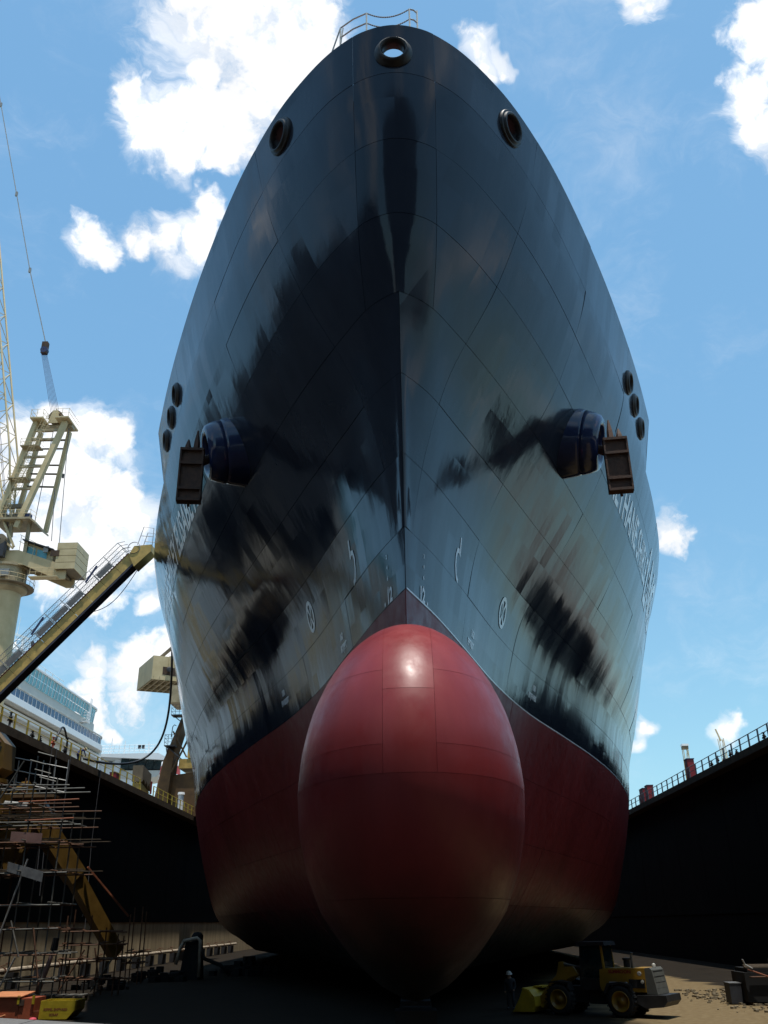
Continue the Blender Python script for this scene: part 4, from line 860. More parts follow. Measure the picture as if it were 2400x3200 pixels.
MB().box(JP(.53, .3, -1.1), (1.1, .6, 2.0)).build('jib_platform', 'crane_beige_worn', cr); MB().box(JP(.24, -.2, -1.1), (1.0, .6, .9)).build('jib_platform', 'crane_beige_worn', cr)
for q in (-.3, .1): MB().tube([JP(.02, q, -1.3), JP(1, q, -1.3)], .035, 4).build('jib_rope', 'dark_blue', cr)
# ------------------------------------------------------------------ second quay crane, mostly hidden by the ship
c2 = thing('quay_crane', 'brown legged quay crane with beige counterweight box half hidden behind the ship', 'crane', (-34, 130, 17.9)); Y2 = 130.0
def Q(r, k, dy=0.0): return rk(r, k, Y2) + np.array([0, dy, 0])
x0, x1, z0, z1 = Q(-.2872, .25)[0] - .1, -29.6, Q(-.287, .2505)[2], Q(-.287, .2778)[2]
# counterweight box: long side turned towards the dock, open ribs below
A_, B_, C_ = Q(-.3188, .2575, 4.5), Q(-.2871, .264, -2.4), Q(-.2400, .243, .5)
lo = np.array([(A_ + (C_ - B_))[0], (A_ + (C_ - B_))[1]]); quadp = [A_[:2], B_[:2], C_[:2], lo]
M = MB(); n4 = 4; zb_, zt_ = z0 + .1, z1 + .1
M.add([(*p, zb_) for p in quadp] + [(*p, zt_) for p in quadp], [(0, 1, 5, 4), (1, 2, 6, 5), (2, 3, 7, 6), (3, 0, 4, 7), (4, 5, 6, 7)]); M.build('counterweight_box', 'crane_beige', c2)
for t in np.linspace(.04, .96, 8):
    a = B_ + (C_ - B_) * t; b = A_ + (C_ - B_) * t; MB().bar((a[0], a[1], zb_ + .25), (b[0], b[1], zb_ + .25), .18, .5).build('floor_rib', 'crane_beige_worn', c2)
for t in (.15, .5, .85): a = A_ + (B_ - A_) * t; b = a + (C_ - B_); MB().bar((a[0], a[1], zb_ + .3), (b[0], b[1], zb_ + .3), .22, .4).build('floor_rib', 'crane_beige_worn', c2)
M = MB(); M.add([(*(p[:2]), zb_ + .62) for p in (A_, B_, C_)] + [(lo[0], lo[1], zb_ + .62)], [(0, 1, 2, 3)]); M.build('box_floor', 'crane_shade', c2)
d_ = (C_ - B_)[:2] / np.linalg.norm((C_ - B_)[:2]); nrm2 = np.array([d_[1], -d_[0]])
pc = B_[:2] + d_ * 2.4 + nrm2 * .06
MB().box((pc[0], pc[1], zb_ + 2.5), (.25, .25, 2.2)).build('bracket_post', 'crane_beige', c2); MB().lathe((pc[0] + nrm2[0] * .1, pc[1] + nrm2[1] * .1, zb_ + 1.6), (nrm2[0], nrm2[1], 0), [(.05, 0), (.38, 0), (.42, .12), (.25, .2), (.05, .2)], 14).build('winch_hub', 'dark_steel', c2)
M = MB(); q0 = B_[:2] + d_ * 1.5 + nrm2 * .03; q1 = B_[:2] + d_ * 4.0 + nrm2 * .03; M.add([(q0[0], q0[1], zb_ + .8), (q1[0], q1[1], zb_ + .7), (q1[0], q1[1], zb_ + 1.9), (q0[0], q0[1], zb_ + 2.0)], [(0, 1, 2, 3)]); M.build('rust_shadow_patch', 'rust_stain', c2)  # the bracket's cast shadow, painted as a patch in the rust colour
MB().bar(Q(-.284, .277, -1), Q(-.240, .322, 0), .42, .42).build('back_stay', 'crane_shade', c2); MB().bar(Q(-.270, .272, 0), Q(-.232, .314, 1), .42, .42).build('back_stay', 'crane_shade', c2)
MB().bb((-34.6, 128, 33.5), (-24, 133, 36)).build('turn_table', 'crane_beige_worn', c2)
MB().prism([(Q(-.2745, .12)[0], 17.9), (Q(-.259, .12)[0], 17.9), (Q(-.2545, .166)[0], 26.5), (Q(-.2455, .205)[0], 31.4), (Q(-.2485, .206)[0], 31.5), (Q(-.2655, .162)[0], 25.2)], 127.5, 130.5, 'y').build('front_leg', 'brown_steel', c2)
MB().prism([(Q(-.259, .12)[0], 17.9), (-27.5, 17.9), (-27.5, 24.2), (Q(-.259, .145)[0], 23.4)], 129.0, 133.5, 'y').build('portal_base', 'brown_steel', c2)
MB().bb((Q(-.2505, .1)[0], 128.6, 24.3), (-27, 133.5, 25.6)).build('portal_beam', 'gang_yellow', c2)
MB().bb((-31.4, 128.5, 25.7), (-29, 133, 29.5)).build('machine_room', 'gang_yellow', c2); MB().tube([(-33.2, 127.4, 23.6), (-30.6, 127.4, 29.5)], .14, 6).build('tie_bar', 'brown_steel', c2); MB().tube([(-31.2, 127.3, 25.6), (-33.4, 127.3, 29.2)], .12, 6).build('tie_bar', 'brown_steel', c2)
for (r, k, w) in ((-.2632, .1758, 1.5), (-.2585, .2085, 1.7)):
    p = Q(r, k, -3); MB().box(p + (w / 2, 0, 0), (w, 1.6, .15)).build('stair_landing', 'dark_steel', c2)
    for q in np.linspace(0, 1, 4): MB().bar(p + (q * w, -.8, 0), p + (q * w, -.8, 1.5), .05, .05).build('landing_post', 'dark_steel', c2)
    for hh in (1.5, 1.0, .5): MB().tube([p + (0, .8, hh), p + (0, -.8, hh), p + (w, -.8, hh)], .03, 5).build('landing_rail', 'dark_steel', c2)
    MB().bar(p + (.2, 0, 0), p + (w + .8, 0, -1.7), .9, .12).build('stair_flight', 'dark_steel', c2)
MB().bar(Q(-.2632, .1745, -3) + (.1, 0, 0), Q(-.2615, .163, -2), .1, .1).build('landing_brace', 'dark_steel', c2)
MB().tube([Q(-.258, .186, -3), Q(-.2572, .197, -3), Q(-.2555, .199, -3), Q(-.2535, .198, -3)], .06, 6).build('hoop_rail', 'dark_steel', c2)
sk = thing('exhaust_stack', 'short dark purple exhaust stack left of the brown crane leg', 'stack', tuple(rk(-.263, .16, 150)))
MB().tube([rk(-.2635, .15, 150), rk(-.2632, .1785, 150)], .62, 14).build('pipe', 'dark_steel', sk); MB().tube([rk(-.2632, .1785, 150), rk(-.2632, .1805, 150)], [.70, .66], 14).build('cap', 'rust_stain', sk)
fp = thing('white_pipe', 'white standing pipe between the brown crane base and the ship', 'pipe', tuple(rk(-.2475, .112, 126)))
MB().tube([rk(-.2478, .1095, 126), rk(-.2478, .1285, 126)], .38, 12).build('pipe', 'cruise_white', fp); MB().tube([rk(-.2478, .1285, 126), rk(-.2478, .131, 126)], [.5, .45], 12).build('cap', 'cruise_white', fp)
ft = thing('harbour_funnel', 'tapered funnel with white and red bands behind the brown crane', 'funnel', tuple(rk(-.262, .07, 205))); YF = 205
fx_ = rk(-.262, 0, YF)[0]
for z0_, z1_, mt_ in ((17.9, 31.2, 'funnel_black'), (31.2, 31.9, 'cruise_white'), (31.9, 33.6, 'funnel_red'), (33.6, 34.8, 'cruise_white'), (34.8, 36.6, 'funnel_red'), (36.6, 37.6, 'cruise_white')):
    rr = lambda z: 2.75 - (z - 31) * .11
    MB().lathe((fx_, YF, 0), (0, 0, 1), [(rr(z0_), z0_ + .01), (rr(z1_), z1_ - .01)] + ([(0, z1_)] if z1_ > 37 else []), 28).build('band', mt_, ft, smooth=True)

# ------------------------------------------------------------------ cruise ship behind the left quay
cs = thing('cruise_ship', 'white cruise ship with rows of blue windows behind the left dock wall', 'ship', (-80, 190, 18))
def outline(X, ye, bulge, n=12, y0=120.0):
    ye = ye + 10
    """plan edge of a deck: straight flank, rounded front end"""
    return [(X, y0)] + [(X - bulge * (1 - math.cos(a)), ye + bulge * .95 * math.sin(a)) for a in np.linspace(0, math.pi / 2, n)]
def deck(name, mt, X, ye, bulge, z0, z1, back=-112.0):
    o = outline(X, ye, bulge); return MB().prism(o + [(back, o[-1][1]), (back, 120.0)], z0, z1, 'z').build(name, mt, cs)
def panes(name, mt, X, ye, bulge, z0, z1, y0, y1, w, frame='cruise_white', fw=.14, lean=0.0, rows=1):
    o = np.array(outline(X, ye, bulge, 24)); s = np.concatenate([[0], np.cumsum(np.hypot(*np.diff(o, axis=0).T))]); s0 = y0 - 120
    s1 = min(s[-1], s0 + (y1 + 10 - y0)); n = int((s1 - s0) / w)
    P = lambda q: np.array([np.interp(q, s, o[:, 0]), np.interp(q, s, o[:, 1])])
    for i in range(n):
        a, b = P(s0 + i * w + fw / 2), P(s0 + (i + 1) * w - fw / 2); t = (b - a) / np.linalg.norm(b - a); nn = np.array([t[1], -t[0]])
        for r in range(rows):
            za, zb = z0 + (z1 - z0) * r / rows + .06, z0 + (z1 - z0) * (r + 1) / rows - .06; l = nn * lean
            M = MB(); M.add([(*(a + l * r / rows), za), (*(b + l * r / rows), za), (*(b + l * (r + 1) / rows), zb), (*(a + l * (r + 1) / rows), zb)], [(0, 1, 2, 3)])
            k = M.v[:]; M.add([(p[0] - nn[0] * .06, p[1] - nn[1] * .06, p[2]) for p in k], [(3, 2, 1, 0)]); M.f += [(j, (j + 1) % 4, 4 + (j + 1) % 4, 4 + j) for j in range(4)]
            M.build(name, mt, cs)
        p = P(s0 + i * w); l = nn * lean; MB().bar((*p, z0), (*(p + l), z1), fw, .12, (0, 1, 0)).build('window_post', frame, cs)
# lower flank with the long promenade windows
deck('lower_side', 'cruise_grey', -80.5, 205, 8, 14, 43.0)
for i in range(9):
    ya = 150 + i * 7.4
    MB().bb((-80.56, ya, 39.7), (-80.44, ya + 5.6, 42.2)).build('promenade_window', 'cruise_pane', cs)
    MB().bb((-80.9, ya + 6.2, 41.6), (-79.7, ya + 6.5, 42.6)).build('davit_arm', 'cruise_grey', cs)
MB().bb((-80.5, 120, 37.6), (-79.2, 207, 38.5)).build('rubbing_strake', 'cruise_white', cs)
deck('lower_side', 'cruise_white', -80.2, 207, 8, 30, 37.6)
# overhanging deck, its windows and the set-back band above
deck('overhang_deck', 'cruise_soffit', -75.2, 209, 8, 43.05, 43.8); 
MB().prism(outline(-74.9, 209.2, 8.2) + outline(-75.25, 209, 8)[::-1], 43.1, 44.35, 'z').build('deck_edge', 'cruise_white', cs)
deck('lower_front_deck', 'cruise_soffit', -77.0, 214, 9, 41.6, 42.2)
MB().prism(outline(-76.7, 214.2, 9.2) + outline(-77.05, 214, 9)[::-1], 41.7, 42.75, 'z').build('deck_edge', 'cruise_white', cs)
panes('front_screen', 'cruise_screen', -76.8, 214.1, 9.1, 42.8, 44.9, 209, 236, 1.3, rows=2)
deck('cabin_wall', 'cruise_grey', -76.2, 208, 8, 43.85, 46.6)
panes('balcony_window', 'cruise_pane', -75.3, 208.8, 8, 44.4, 46.2, 152, 223, 2.05)
MB().prism(outline(-75.1, 209, 8.1) + outline(-75.35, 208.9, 8)[::-1], 46.25, 46.5, 'z').build('balcony_rail', 'cruise_soffit', cs)
deck('upper_band', 'cruise_grey', -77.2, 208, 8, 46.6, 49.4)
panes('wind_screen', 'cruise_screen', -76.9, 206, 8, 49.4, 52.6, 158, 226, 1.75, rows=2, lean=.35, fw=.2)
MB().prism(outline(-76.3, 206.5, 8.4) + outline(-76.9, 206.3, 8)[::-1], 52.6, 52.9, 'z').build('screen_top_rail', 'cruise_white', cs)
deck('inner_house', 'cruise_screen', -80.5, 203, 7, 49.4, 52.0)
for y in np.arange(172, 200, 4.2): MB().bar((-78.6, y, 52.6), (-78.6, y, 55.2), .16, .16).build('mast_post', 'cruise_white', cs)
for z in (53.5, 54.4, 55.2): MB().tube([(-78.6, 172, z), (-78.6, 200, z)], .06, 5).build('upper_rail', 'cruise_white', cs)
MB().lathe((-82, 171, 53), (0, 0, 1), [(0.01, 4.2), (1.2, 3.9), (2.1, 2.8), (2.3, 1.4), (1.8, 0)], 20).build('radome', 'cruise_white', cs, smooth=True)
MB().bb((-77.2, 209.5, 48.0), (-75.6, 211.5, 48.15)).build('lookout_floor', 'cruise_white', cs)
for q in np.linspace(209.6, 211.4, 5): MB().bar((-75.65, q, 48.1), (-75.65, q, 50.2), .09, .09).build('lookout_bar', 'cruise_white', cs)
for z in (48.8, 49.5, 50.2): MB().tube([(-77.2, 209.5, z), (-75.62, 209.5, z), (-75.62, 211.5, z), (-77.2, 211.5, z)], .05, 5).build('lookout_rail', 'cruise_white', cs)
for q in (211.7, 212.5): MB().bar((-76.0, q, 48.1), (-76.0, q, 54.0), .14, .14).build('ladder_rail', 'cruise_white', cs)
# radar mast
ms = thing('radar_mast', 'white radar mast with round platform seen above the gangway', 'mast', tuple(rk(-.452, .27, 185)))
def R5(r, k, dx=0, dz=0): p = rk(r, k, 185); return p + np.array([dx, 0, dz])
MB().bar(R5(-.4565, .288), R5(-.4375, .243), 2.4, 2.4).build('mast_leg', 'cruise_white', ms)
pcn = R5(-.4535, .288); MB().lathe(pcn, (0, 0, 1), [(1.0, -2.0), (2.6, -.8), (2.7, .4), (0, .42)], 20).build('platform', 'cruise_white', ms)
for a in np.linspace(0, 2 * math.pi, 11)[:-1]: MB().bar(pcn + (2.6 * math.cos(a), 2.6 * math.sin(a), .4), pcn + (2.6 * math.cos(a), 2.6 * math.sin(a), 2.6), .08, .08).build('platform_post', 'cruise_white', ms)
for z in (1.5, 2.6): MB().tube([pcn + (2.6 * math.cos(a), 2.6 * math.sin(a), z) for a in np.linspace(0, 2 * math.pi, 20)], .06, 5).build('platform_rail', 'cruise_white', ms)
MB().lathe(pcn + (-.6, 0, .4), (0, 0, 1), [(1.3, 0), (.5, 1.6), (.25, 2.4), (0, 2.5)], 12).build('cone', 'cruise_white', ms, smooth=True)
MB().tube([pcn + (1.0, 0, .4), pcn + (1.0, 0, 3.9)], [.35, .25], 8).build('radar_post', 'cruise_white', ms); MB().bar(R5(-.4580, .3125), R5(-.4415, .3065), .5, .45).build('radar_bar', 'cruise_white', ms)
MB().tube([pcn + (-.6, 0, 2.5), R5(-.455, .334)], [.1, .05], 6).build('whip_aerial', 'cruise_white', ms); MB().box(pcn + (3.2, 0, 2.3), (.5, .5, 1.1)).build('horn', 'dark_steel', ms)
# bridge wing
bw = thing('bridge_wing', 'white ship bridge with wide dark slanted windows left of the striped funnel', 'ship bridge', tuple(rk(-.30, .15, 235))); YB = 235.0
def B5(r, k): p = rk(r, k, YB); return p[0], p[2]
def pr(pts, y0, y1, nm, mt_): return MB().prism(pts, y0, y1, 'y').build(nm, mt_, bw)
pr([B5(-.344, .1722), B5(-.275, .1722), B5(-.2635, .1665), B5(-.2655, .1645), B5(-.344, .1695)][::-1], YB - 1.5, YB + 9, 'roof', 'cruise_white')
pr([B5(-.344, .1695), B5(-.3175, .1695), B5(-.3165, .10), B5(-.348, .10)][::-1], YB, YB + 9, 'house_wall', 'cruise_white')
pr([B5(-.3180, .155), B5(-.272, .1545), B5(-.2705, .1515), B5(-.277, .1475), B5(-.292, .1455), B5(-.3180, .147)][::-1], YB - .3, YB + 9, 'wing_body', 'cruise_grey')
pr([B5(-.3180, .147), B5(-.300, .146), B5(-.298, .10), B5(-.3180, .10)][::-1], YB, YB + 9, 'wing_support', 'cruise_white')
for i in range(5):                                                      # slanted panes, each its own
    t0, t1 = i / 5, (i + 1) / 5; tb = lambda t: -.3165 + .044 * t; tt = lambda t: -.3165 + .0475 * t
    pr([B5(tb(t0) + .0003, .1555), B5(tb(t1) - .0003, .1555), B5(tt(t1) - .0003, .1685), B5(tt(t0) + .0003, .1685)], YB - .6, YB - .5, 'window_pane', 'bridge_glass')
pr([B5(-.2715, .1545), B5(-.2695, .1685), B5(-.266, .166), B5(-.2700, .152)], YB + .5, YB + 6, 'side_pane', 'bridge_glass')
pr([B5(-.3165, .1550), B5(-.2712, .1550), B5(-.2685, .1690), B5(-.3165, .1692)], YB + 3, YB + 8.8, 'inner_dark', 'dark_steel')
pr([B5(-.3348, .1665), B5(-.3245, .1665), B5(-.3245, .1575), B5(-.3348, .1575)], YB - .05, YB + .02, 'door', 'cruise_grey')
pr([B5(-.3325, .1650), B5(-.3265, .1650), B5(-.3265, .1632), B5(-.3325, .1632)], YB - .1, YB - .055, 'door_window', 'bridge_glass')
for r in np.linspace(-.342, -.280, 12):
    x, z = B5(r, .1722); MB().bar((x, YB - 1, z), (x, YB - 1, z + 2.2), .1, .1).build('roof_post', 'cruise_white', bw)
for dz in (.7, 1.4, 2.2):
    x, z = B5(-.342, .1722); x2, _ = B5(-.280, .1722); MB().tube([(x, YB - 1, z + dz), (x2, YB - 1, z + dz)], .06, 5).build('roof_rail', 'cruise_white', bw)
for r, h in ((-.331, 4.4), (-.316, 3.6), (-.2895, 3.3), (-.2835, 1.8), (-.2785, 3.6)):
    x, z = B5(r, .1722); MB().bar((x, YB + 1, z), (x, YB + 1, z + h), .16, .16).build('aerial', 'cruise_white', bw)
x, z = B5(-.2905, .1722)
for q in (0, 1.0): MB().box((x - 1.6 + q, YB - .8, z + 1.7), (.7, .5, .9)).build('search_light', 'dark_steel', bw)
deck('link_house', 'cruise_white', -79.5, 222, 8, 20, 45.2)

# ------------------------------------------------------------------ travelling dock arm (yellow) on the left wall
da = thing('dock_arm', 'yellow dock arm machine with glazed cabin and long boom behind the scaffold', 'machine', (-28.6, 66, 0))
MB().bb((-31.0, 62.6, 8.4), (-27.9, 65.0, 12.6)).build('carriage', 'arm_yellow', da)
MB().lathe((-29.3, 63.6, 12.6), (0, 0, 1), [(1.3, 0), (1.3, .25), (1.0, .3), (1.0, .7), (1.25, .75), (1.25, 1.0), (0, 1.02)], 24).build('turntable', 'arm_yellow', da)
cabp = [(-30.2, 13.7), (-28.8, 13.9), (-28.25, 14.3), (-28.35, 16.0), (-29.3, 17.0), (-29.95, 16.9)]
MB().prism(cabp, 63.0, 65.0, 'y').build('cabin', 'arm_yellow', da)
MB().prism([(-29.95, 13.95), (-28.95, 14.1), (-28.5, 15.75), (-29.75, 15.9)], 62.95, 62.997, 'y').build('cabin_window', 'arm_glass', da)
MB().prism([(-29.65, 16.15), (-28.6, 16.05), (-29.3, 16.8), (-29.75, 16.75)], 62.95, 62.997, 'y').build('cabin_window', 'pink_metal', da)
MB().bar((-30.2, 62.9, 18.2), (-29.8, 62.9, 16.8), .06, .06).build('aerial', 'galv', da)
arm = [np.array([-28.4, 66.5, 13.6]), np.array([-25.2, 71.5, 7.6]), np.array([-22.9, 76.0, 2.3])]
MB().bar(arm[0] + (0, 0, -.2), arm[1], .9, 1.5).build('boom', 'arm_yellow', da); MB().bar(arm[1] + (-.1, -.1, .1), arm[2], .7, 1.15).build('boom_extension', 'arm_yellow', da)
MB().bar(arm[1] + (.75, .3, .7), arm[2] + (1.1, -1.4, 2.6), .12, .12).build('boom_rail', 'tube_orange', da); MB().tube([arm[1] + (.4, 1.4, -1.2), arm[1] + (.6, 1.6, -1.9), arm[1] + (.3, 1.7, -2.7)], .05, 6).build('hose_loop', 'galv', da)
MB().prism([(-28.2, 10.9), (-25.8, 10.6), (-25.9, 9.6), (-26.8, 7.4), (-27.2, 7.2)], 63.6, 64.4, 'y').build('knuckle', 'arm_yellow', da)
MB().prism([(-28.1, 12.2), (-26.2, 12.5), (-25.2, 11.4), (-27.6, 10.9)], 65.4, 66.2, 'y').build('link_arm', 'arm_yellow', da)
MB().bb((-30.9, 62.5, 2.4), (-29.6, 64.5, 8.4)).build('ladder_mast', 'brown_steel', da)
MB().bb((-29.3, 64.6, 12.5), (-25.0, 66.2, 12.68)).build('service_deck', 'brown_steel', da)
for x in np.linspace(-28.0, -24.4, 5): MB().bar((x, 65, 12.9), (x, 65, 15.1), .06, .06).build('deck_post', 'galv', da)
for z in (13.3, 14.1, 14.95): MB().tube([(-28.3, 65, z + .35), (-24.4, 65, z - .45)], .04, 5).build('deck_rail', 'galv', da)
MB().tube([(-27.8, 63.3, 11.9), (-26.2, 63.4, 11.75)], .24, 10).build('hydraulic_ram', 'galv', da)

# ------------------------------------------------------------------ scaffolds
def scaffold(name, label, xs, ys, zs, ztop, planks, brace, mt_v, mt_h, over=.7, seed=1, orange=()):
    rnd = random.Random(seed); t = thing(name, label, 'scaffold', (xs[0], ys[0], 0))
    for x in xs:
        for y in ys:
            h = ztop(x, y) + rnd.uniform(-.5, .8); MB().tube([(x, y, 0), (x + rnd.uniform(-.05, .05), y, h)], .05, 6).build('upright', mt_v if rnd.random() < .8 else mt_h, t)
    for z in zs:
        for y in ys:
            xa, xb = xs[0] - rnd.uniform(.1, over), xs[-1] + rnd.uniform(.2, over * 1.8)
            if z < max(ztop(x, y) for x in xs): MB().tube([(xa, y - .07, z + rnd.uniform(-.06, .06)), (xb, y - .07, z + rnd.uniform(-.06, .06))], .05, 6).build('ledger', mt_h if rnd.random() < .35 else mt_v, t)
        for x in xs:
            if z < ztop(x, ys[0]): MB().tube([(x + .07, ys[0] - rnd.uniform(.2, over * 1.5), z + .1), (x + .07, ys[-1] + rnd.uniform(.2, over), z + .1 + rnd.uniform(-.1, .1))], .05, 6).build('transom', mt_h if rnd.random() < .4 else mt_v, t)
    for z in planks:
        y = ys[0] + .15
        while y < ys[-1] - .2:
            x = xs[0] - .4
            while x < xs[-1] - .6:
                L = rnd.uniform(1.8, 3.6)
                if rnd.random() < .62: MB().box((x + L / 2, y, z + .2 + rnd.uniform(0, .05)), (L - .08, .22, .05)).build('plank', 'plank', t)
                x += L
            y += .27
    for a, b, mt_ in brace: MB().tube([a, b], .055, 6).build('brace', mt_, t)
    return t
xs = [-28.7, -26.6, -24.4, -22.3]; ys = [59.6, 61.6, 63.4]
sc_ = scaffold('scaffold', 'tall tube scaffold with plank levels in front of the yellow dock arm', xs, ys, [1.3, 2.7, 4.1, 5.5, 7.3, 9.1, 10.3, 11.4, 12.6], lambda x, y: 13.2 if x < -26 else (13.8 if x < -24 else 11.2), [7.3, 9.1, 10.6],
               [((-28.4, 59.3, 7.9), (-25.2, 59.3, 14.1), 'tube_grey'), ((-24.0, 59.2, 8.1), (-25.3, 59.2, 2.9), 'galv'), ((-27.1, 59.2, 6.6), (-25.8, 59.2, 2.4), 'galv'), ((-23.9, 59.2, 2.6), (-25.0, 59.2, .1), 'galv'), ((-28.6, 59.2, .4), (-27.9, 59.2, 3.9), 'tube_grey'), ((-24.5, 59.2, 4.6), (-23.7, 59.2, 2.6), 'tube_grey'), ((-26.6, 59.2, 1.8), (-25.6, 59.2, 3.6), 'tube_grey'), ((-22.3, 59.3, 1.0), (-23.1, 59.3, 4.2), 'tube_rust')], 'tube_grey', 'tube_rust')
for z, x0_, x1_ in ((11.55, -25.2, -21.3), (10.4, -24.6, -21.5), (12.3, -28.9, -24.8), (11.35, -28.9, -25.0)): MB().tube([(x0_, 59.4, z), (x1_, 59.4, z + .12)], .055, 6).build('loose_tube', 'tube_orange' if x0_ > -26 else 'tube_grey', sc_)
MB().prism([(-25.3, 9.75), (-23.3, 9.6), (-23.3, 9.0), (-25.3, 9.15)], 59.2, 59.24, 'y').build('toe_sheet', 'pink_metal', sc_)
MB().prism([(-25.2, 7.95), (-22.9, 7.35), (-22.9, 6.75), (-25.2, 7.4)], 59.15, 59.2, 'y').build('toe_sheet', 'gang_grey', sc_)
for (x, z) in ((-24.4, 14.2), (-24.0, 13.6), (-23.6, 13.1), (-23.95, 14.7)): MB().tube([(x - .5, 59.5, z), (x + .6, 59.5, z - .3)], .045, 6).build('guard_tube', 'tube_grey', sc_)
scaffold('scaffold', 'low rusty scaffold standing between the tall scaffold and the pipe on the left', [-23.8, -22.6, -21.4, -20.2], [67.0, 68.4], [1.0, 2.2, 3.1, 3.9], lambda x, y: 3.9 if x > -22 else 4.6, [2.0], [((-23.8, 66.8, .2), (-22.3, 66.8, 2.8), 'tube_rust'), ((-21.6, 66.8, 2.9), (-21.0, 66.8, .4), 'tube_rust'), ((-20.3, 66.8, 2.3), (-21.6, 66.8, .3), 'tube_grey')], 'tube_rust', 'tube_rust', .5, 5)
scaffold('scaffold', 'narrow four-pole scaffold frame against the left wall beside the pipe', [-23.2, -22.2], [80.0, 81.2], [1.5, 2.3], lambda x, y: 5.0, [], [((-23.2, 79.9, 1.4), (-22.2, 79.9, 2.4), 'tube_rust')], 'tube_rust', 'tube_rust', .4, 9)

# ------------------------------------------------------------------ pipe along the left wall and plant on the dock floor
pp = thing('wall_pipe', 'pale pipe running along the foot of the left dock wall', 'pipe', (-30.3, 100, 1.4))
y = 62.0
while y < 168:
    L = 5.6; MB().tube([(-30.35, y + .05, 1.32), (-30.35, y + L - .05, 1.32)], .17, 10).build('pipe_length', 'pipe_pale', pp)
    MB().tube([(-30.35, y - .06, 1.32), (-30.35, y + .06, 1.32)], .26, 10).build('flange', 'tube_rust', pp)
    MB().bb((-31.15, y + 2.6, 0.0), (-30.2, y + 2.8, 1.12)).build('pipe_bracket', 'dark_steel', pp)
    MB().tube([(-31.1, y + 1.2, 1.55), (-30.5, y + 1.2, 1.75), (-30.5, y + 2.2, 1.75), (-31.1, y + 2.2, 1.75)], .035, 5).build('hand_loop', 'tube_rust', pp)
    y += L
pm = thing('pump_unit', 'dark pump unit with a pale bent pipe over it by the left wall', 'pump', (-19.3, 86, 0))
MB().prism([(-20.1, 0), (-18.3, 0), (-18.55, 2.9), (-19.7, 2.9)], 85.2, 86.8, 'y').build('housing', 'pump_dark', pm); MB().lathe((-18.9, 86, 2.9), (0, 0, 1), [(.5, 0), (.5, .5), (.3, .75), (0, .8)], 14).build('motor', 'pump_dark', pm, smooth=True)
MB().tube([(-20.4, 85.0, 1.2), (-20.1, 85.0, 2.4), (-19.8, 85.0, 3.0), (-18.7, 85.0, 3.2), (-18.4, 85.0, 3.0), (-18.35, 85.0, .2)], .16, 8).build('bent_pipe', 'pipe_pale', pm, smooth=True)
MB().tube([(-18.4, 85.1, 2.6), (-18.0, 85.2, 1.6), (-16.6, 85.3, 1.1), (-15.8, 85.5, .3)], .16, 8).build('suction_hose', 'pump_dark', pm, smooth=True)
for i, (x, y, s, lab) in enumerate(((-21.5, 84, 1.0, 'dark rubble heap left of the pump unit by the pipe'), (-15.5, 92, 1.2, 'dark rubble heap right of the pump unit under the ship'), (-23.0, 74, .8, 'dark rubble heap behind the low rusty scaffold'))):
    M = MB(); rnd = random.Random(i)
    for q in range(26):
        a, r = rnd.uniform(0, 6.28), rnd.random() ** .6 * 2.6 * s; sz = rnd.uniform(.25, .8) * s; th = rnd.uniform(0, 3)
        Rr = np.array([[math.cos(th), -math.sin(th), 0], [math.sin(th), math.cos(th), 0], [0, 0, 1]]); M.box((x + r * math.cos(a), y + r * math.sin(a) * .7, max(.1, (1 - r / (2.6 * s)) * 1.1 * s)), (sz, sz * .8, sz * .9), Rr)
    tag(M.build('rubble_heap', 'pump_dark'), lab, 'rubble', 'rubble heaps on the dock floor')
hs = thing('lagged_hose', 'pale pink lagged hose end hanging from dark pipe by the scaffold foot', 'hose', (-23.2, 62, 1))
MB().tube([(-22.5, 61.5, 2.9), (-22.75, 61.5, 1.9), (-23.0, 61.5, 1.3), (-23.15, 61.5, .5)], [.12, .16, .22, .16], 8).build('cloth_wrap', 'pink_metal', hs, smooth=True); MB().tube([(-22.4, 61.5, 3.6), (-22.5, 61.5, 2.9)], .2, 8).build('pipe_end', 'pump_dark', hs)
for (x0_, x1_, y, lab) in ((-24.2, -20.5, 62.9, 'grey plank pallet at the scaffold foot behind the yellow skip'),):
    t = thing('pallet', lab, 'pallet', (x0_, y, 0))
    for i in range(6): MB().bb((x0_ + i * .62, y - .6, .3), (x0_ + i * .62 + .5, y + .6, .38)).build('board', 'tube_grey', t)
    for q in (-.5, .5): MB().bb((x0_, y + q - .06, 0), (x1_, y + q + .06, .298)).build('runner', 'plank', t)

# skips in the left corner
sk = thing('scrap_skip', 'small yellow scrap skip with red stencilled words in the lower left corner', 'skip', (-18, 50.6, 0))
sx0, sx1, sy0, sy1, sz1 = -18.75, -17.0, 50.4, 51.9, .86
MB().prism([(sx0 - .02, .05), (sx1 - .35, .05), (sx1, .42), (sx1 + .02, sz1), (sx0 + .03, sz1)], sy0, sy0 + .05, 'y').build('front_panel', 'skip_yellow', sk)
MB().prism([(sx0 - .02, .05), (sx1 - .35, .05), (sx1, .42), (sx1 + .02, sz1), (sx0 + .03, sz1)], sy1 - .05, sy1, 'y').build('back_panel', 'skip_yellow', sk)
MB().bb((sx0, sy0 + .052, .05), (sx0 + .05, sy1 - .052, sz1)).build('end_panel', 'skip_yellow', sk); MB().prism([(sx1 - .36, .06), (sx1 - .33, .05), (sx1, .42), (sx1, sz1), (sx1 - .05, sz1), (sx1 - .05, .45)], sy0 + .052, sy1 - .052, 'y').build('end_panel', 'skip_yellow', sk)
MB().bb((sx0, sy0 + .06, .06), (sx1 - .36, sy1 - .06, .1)).build('floor', 'skip_yellow', sk)
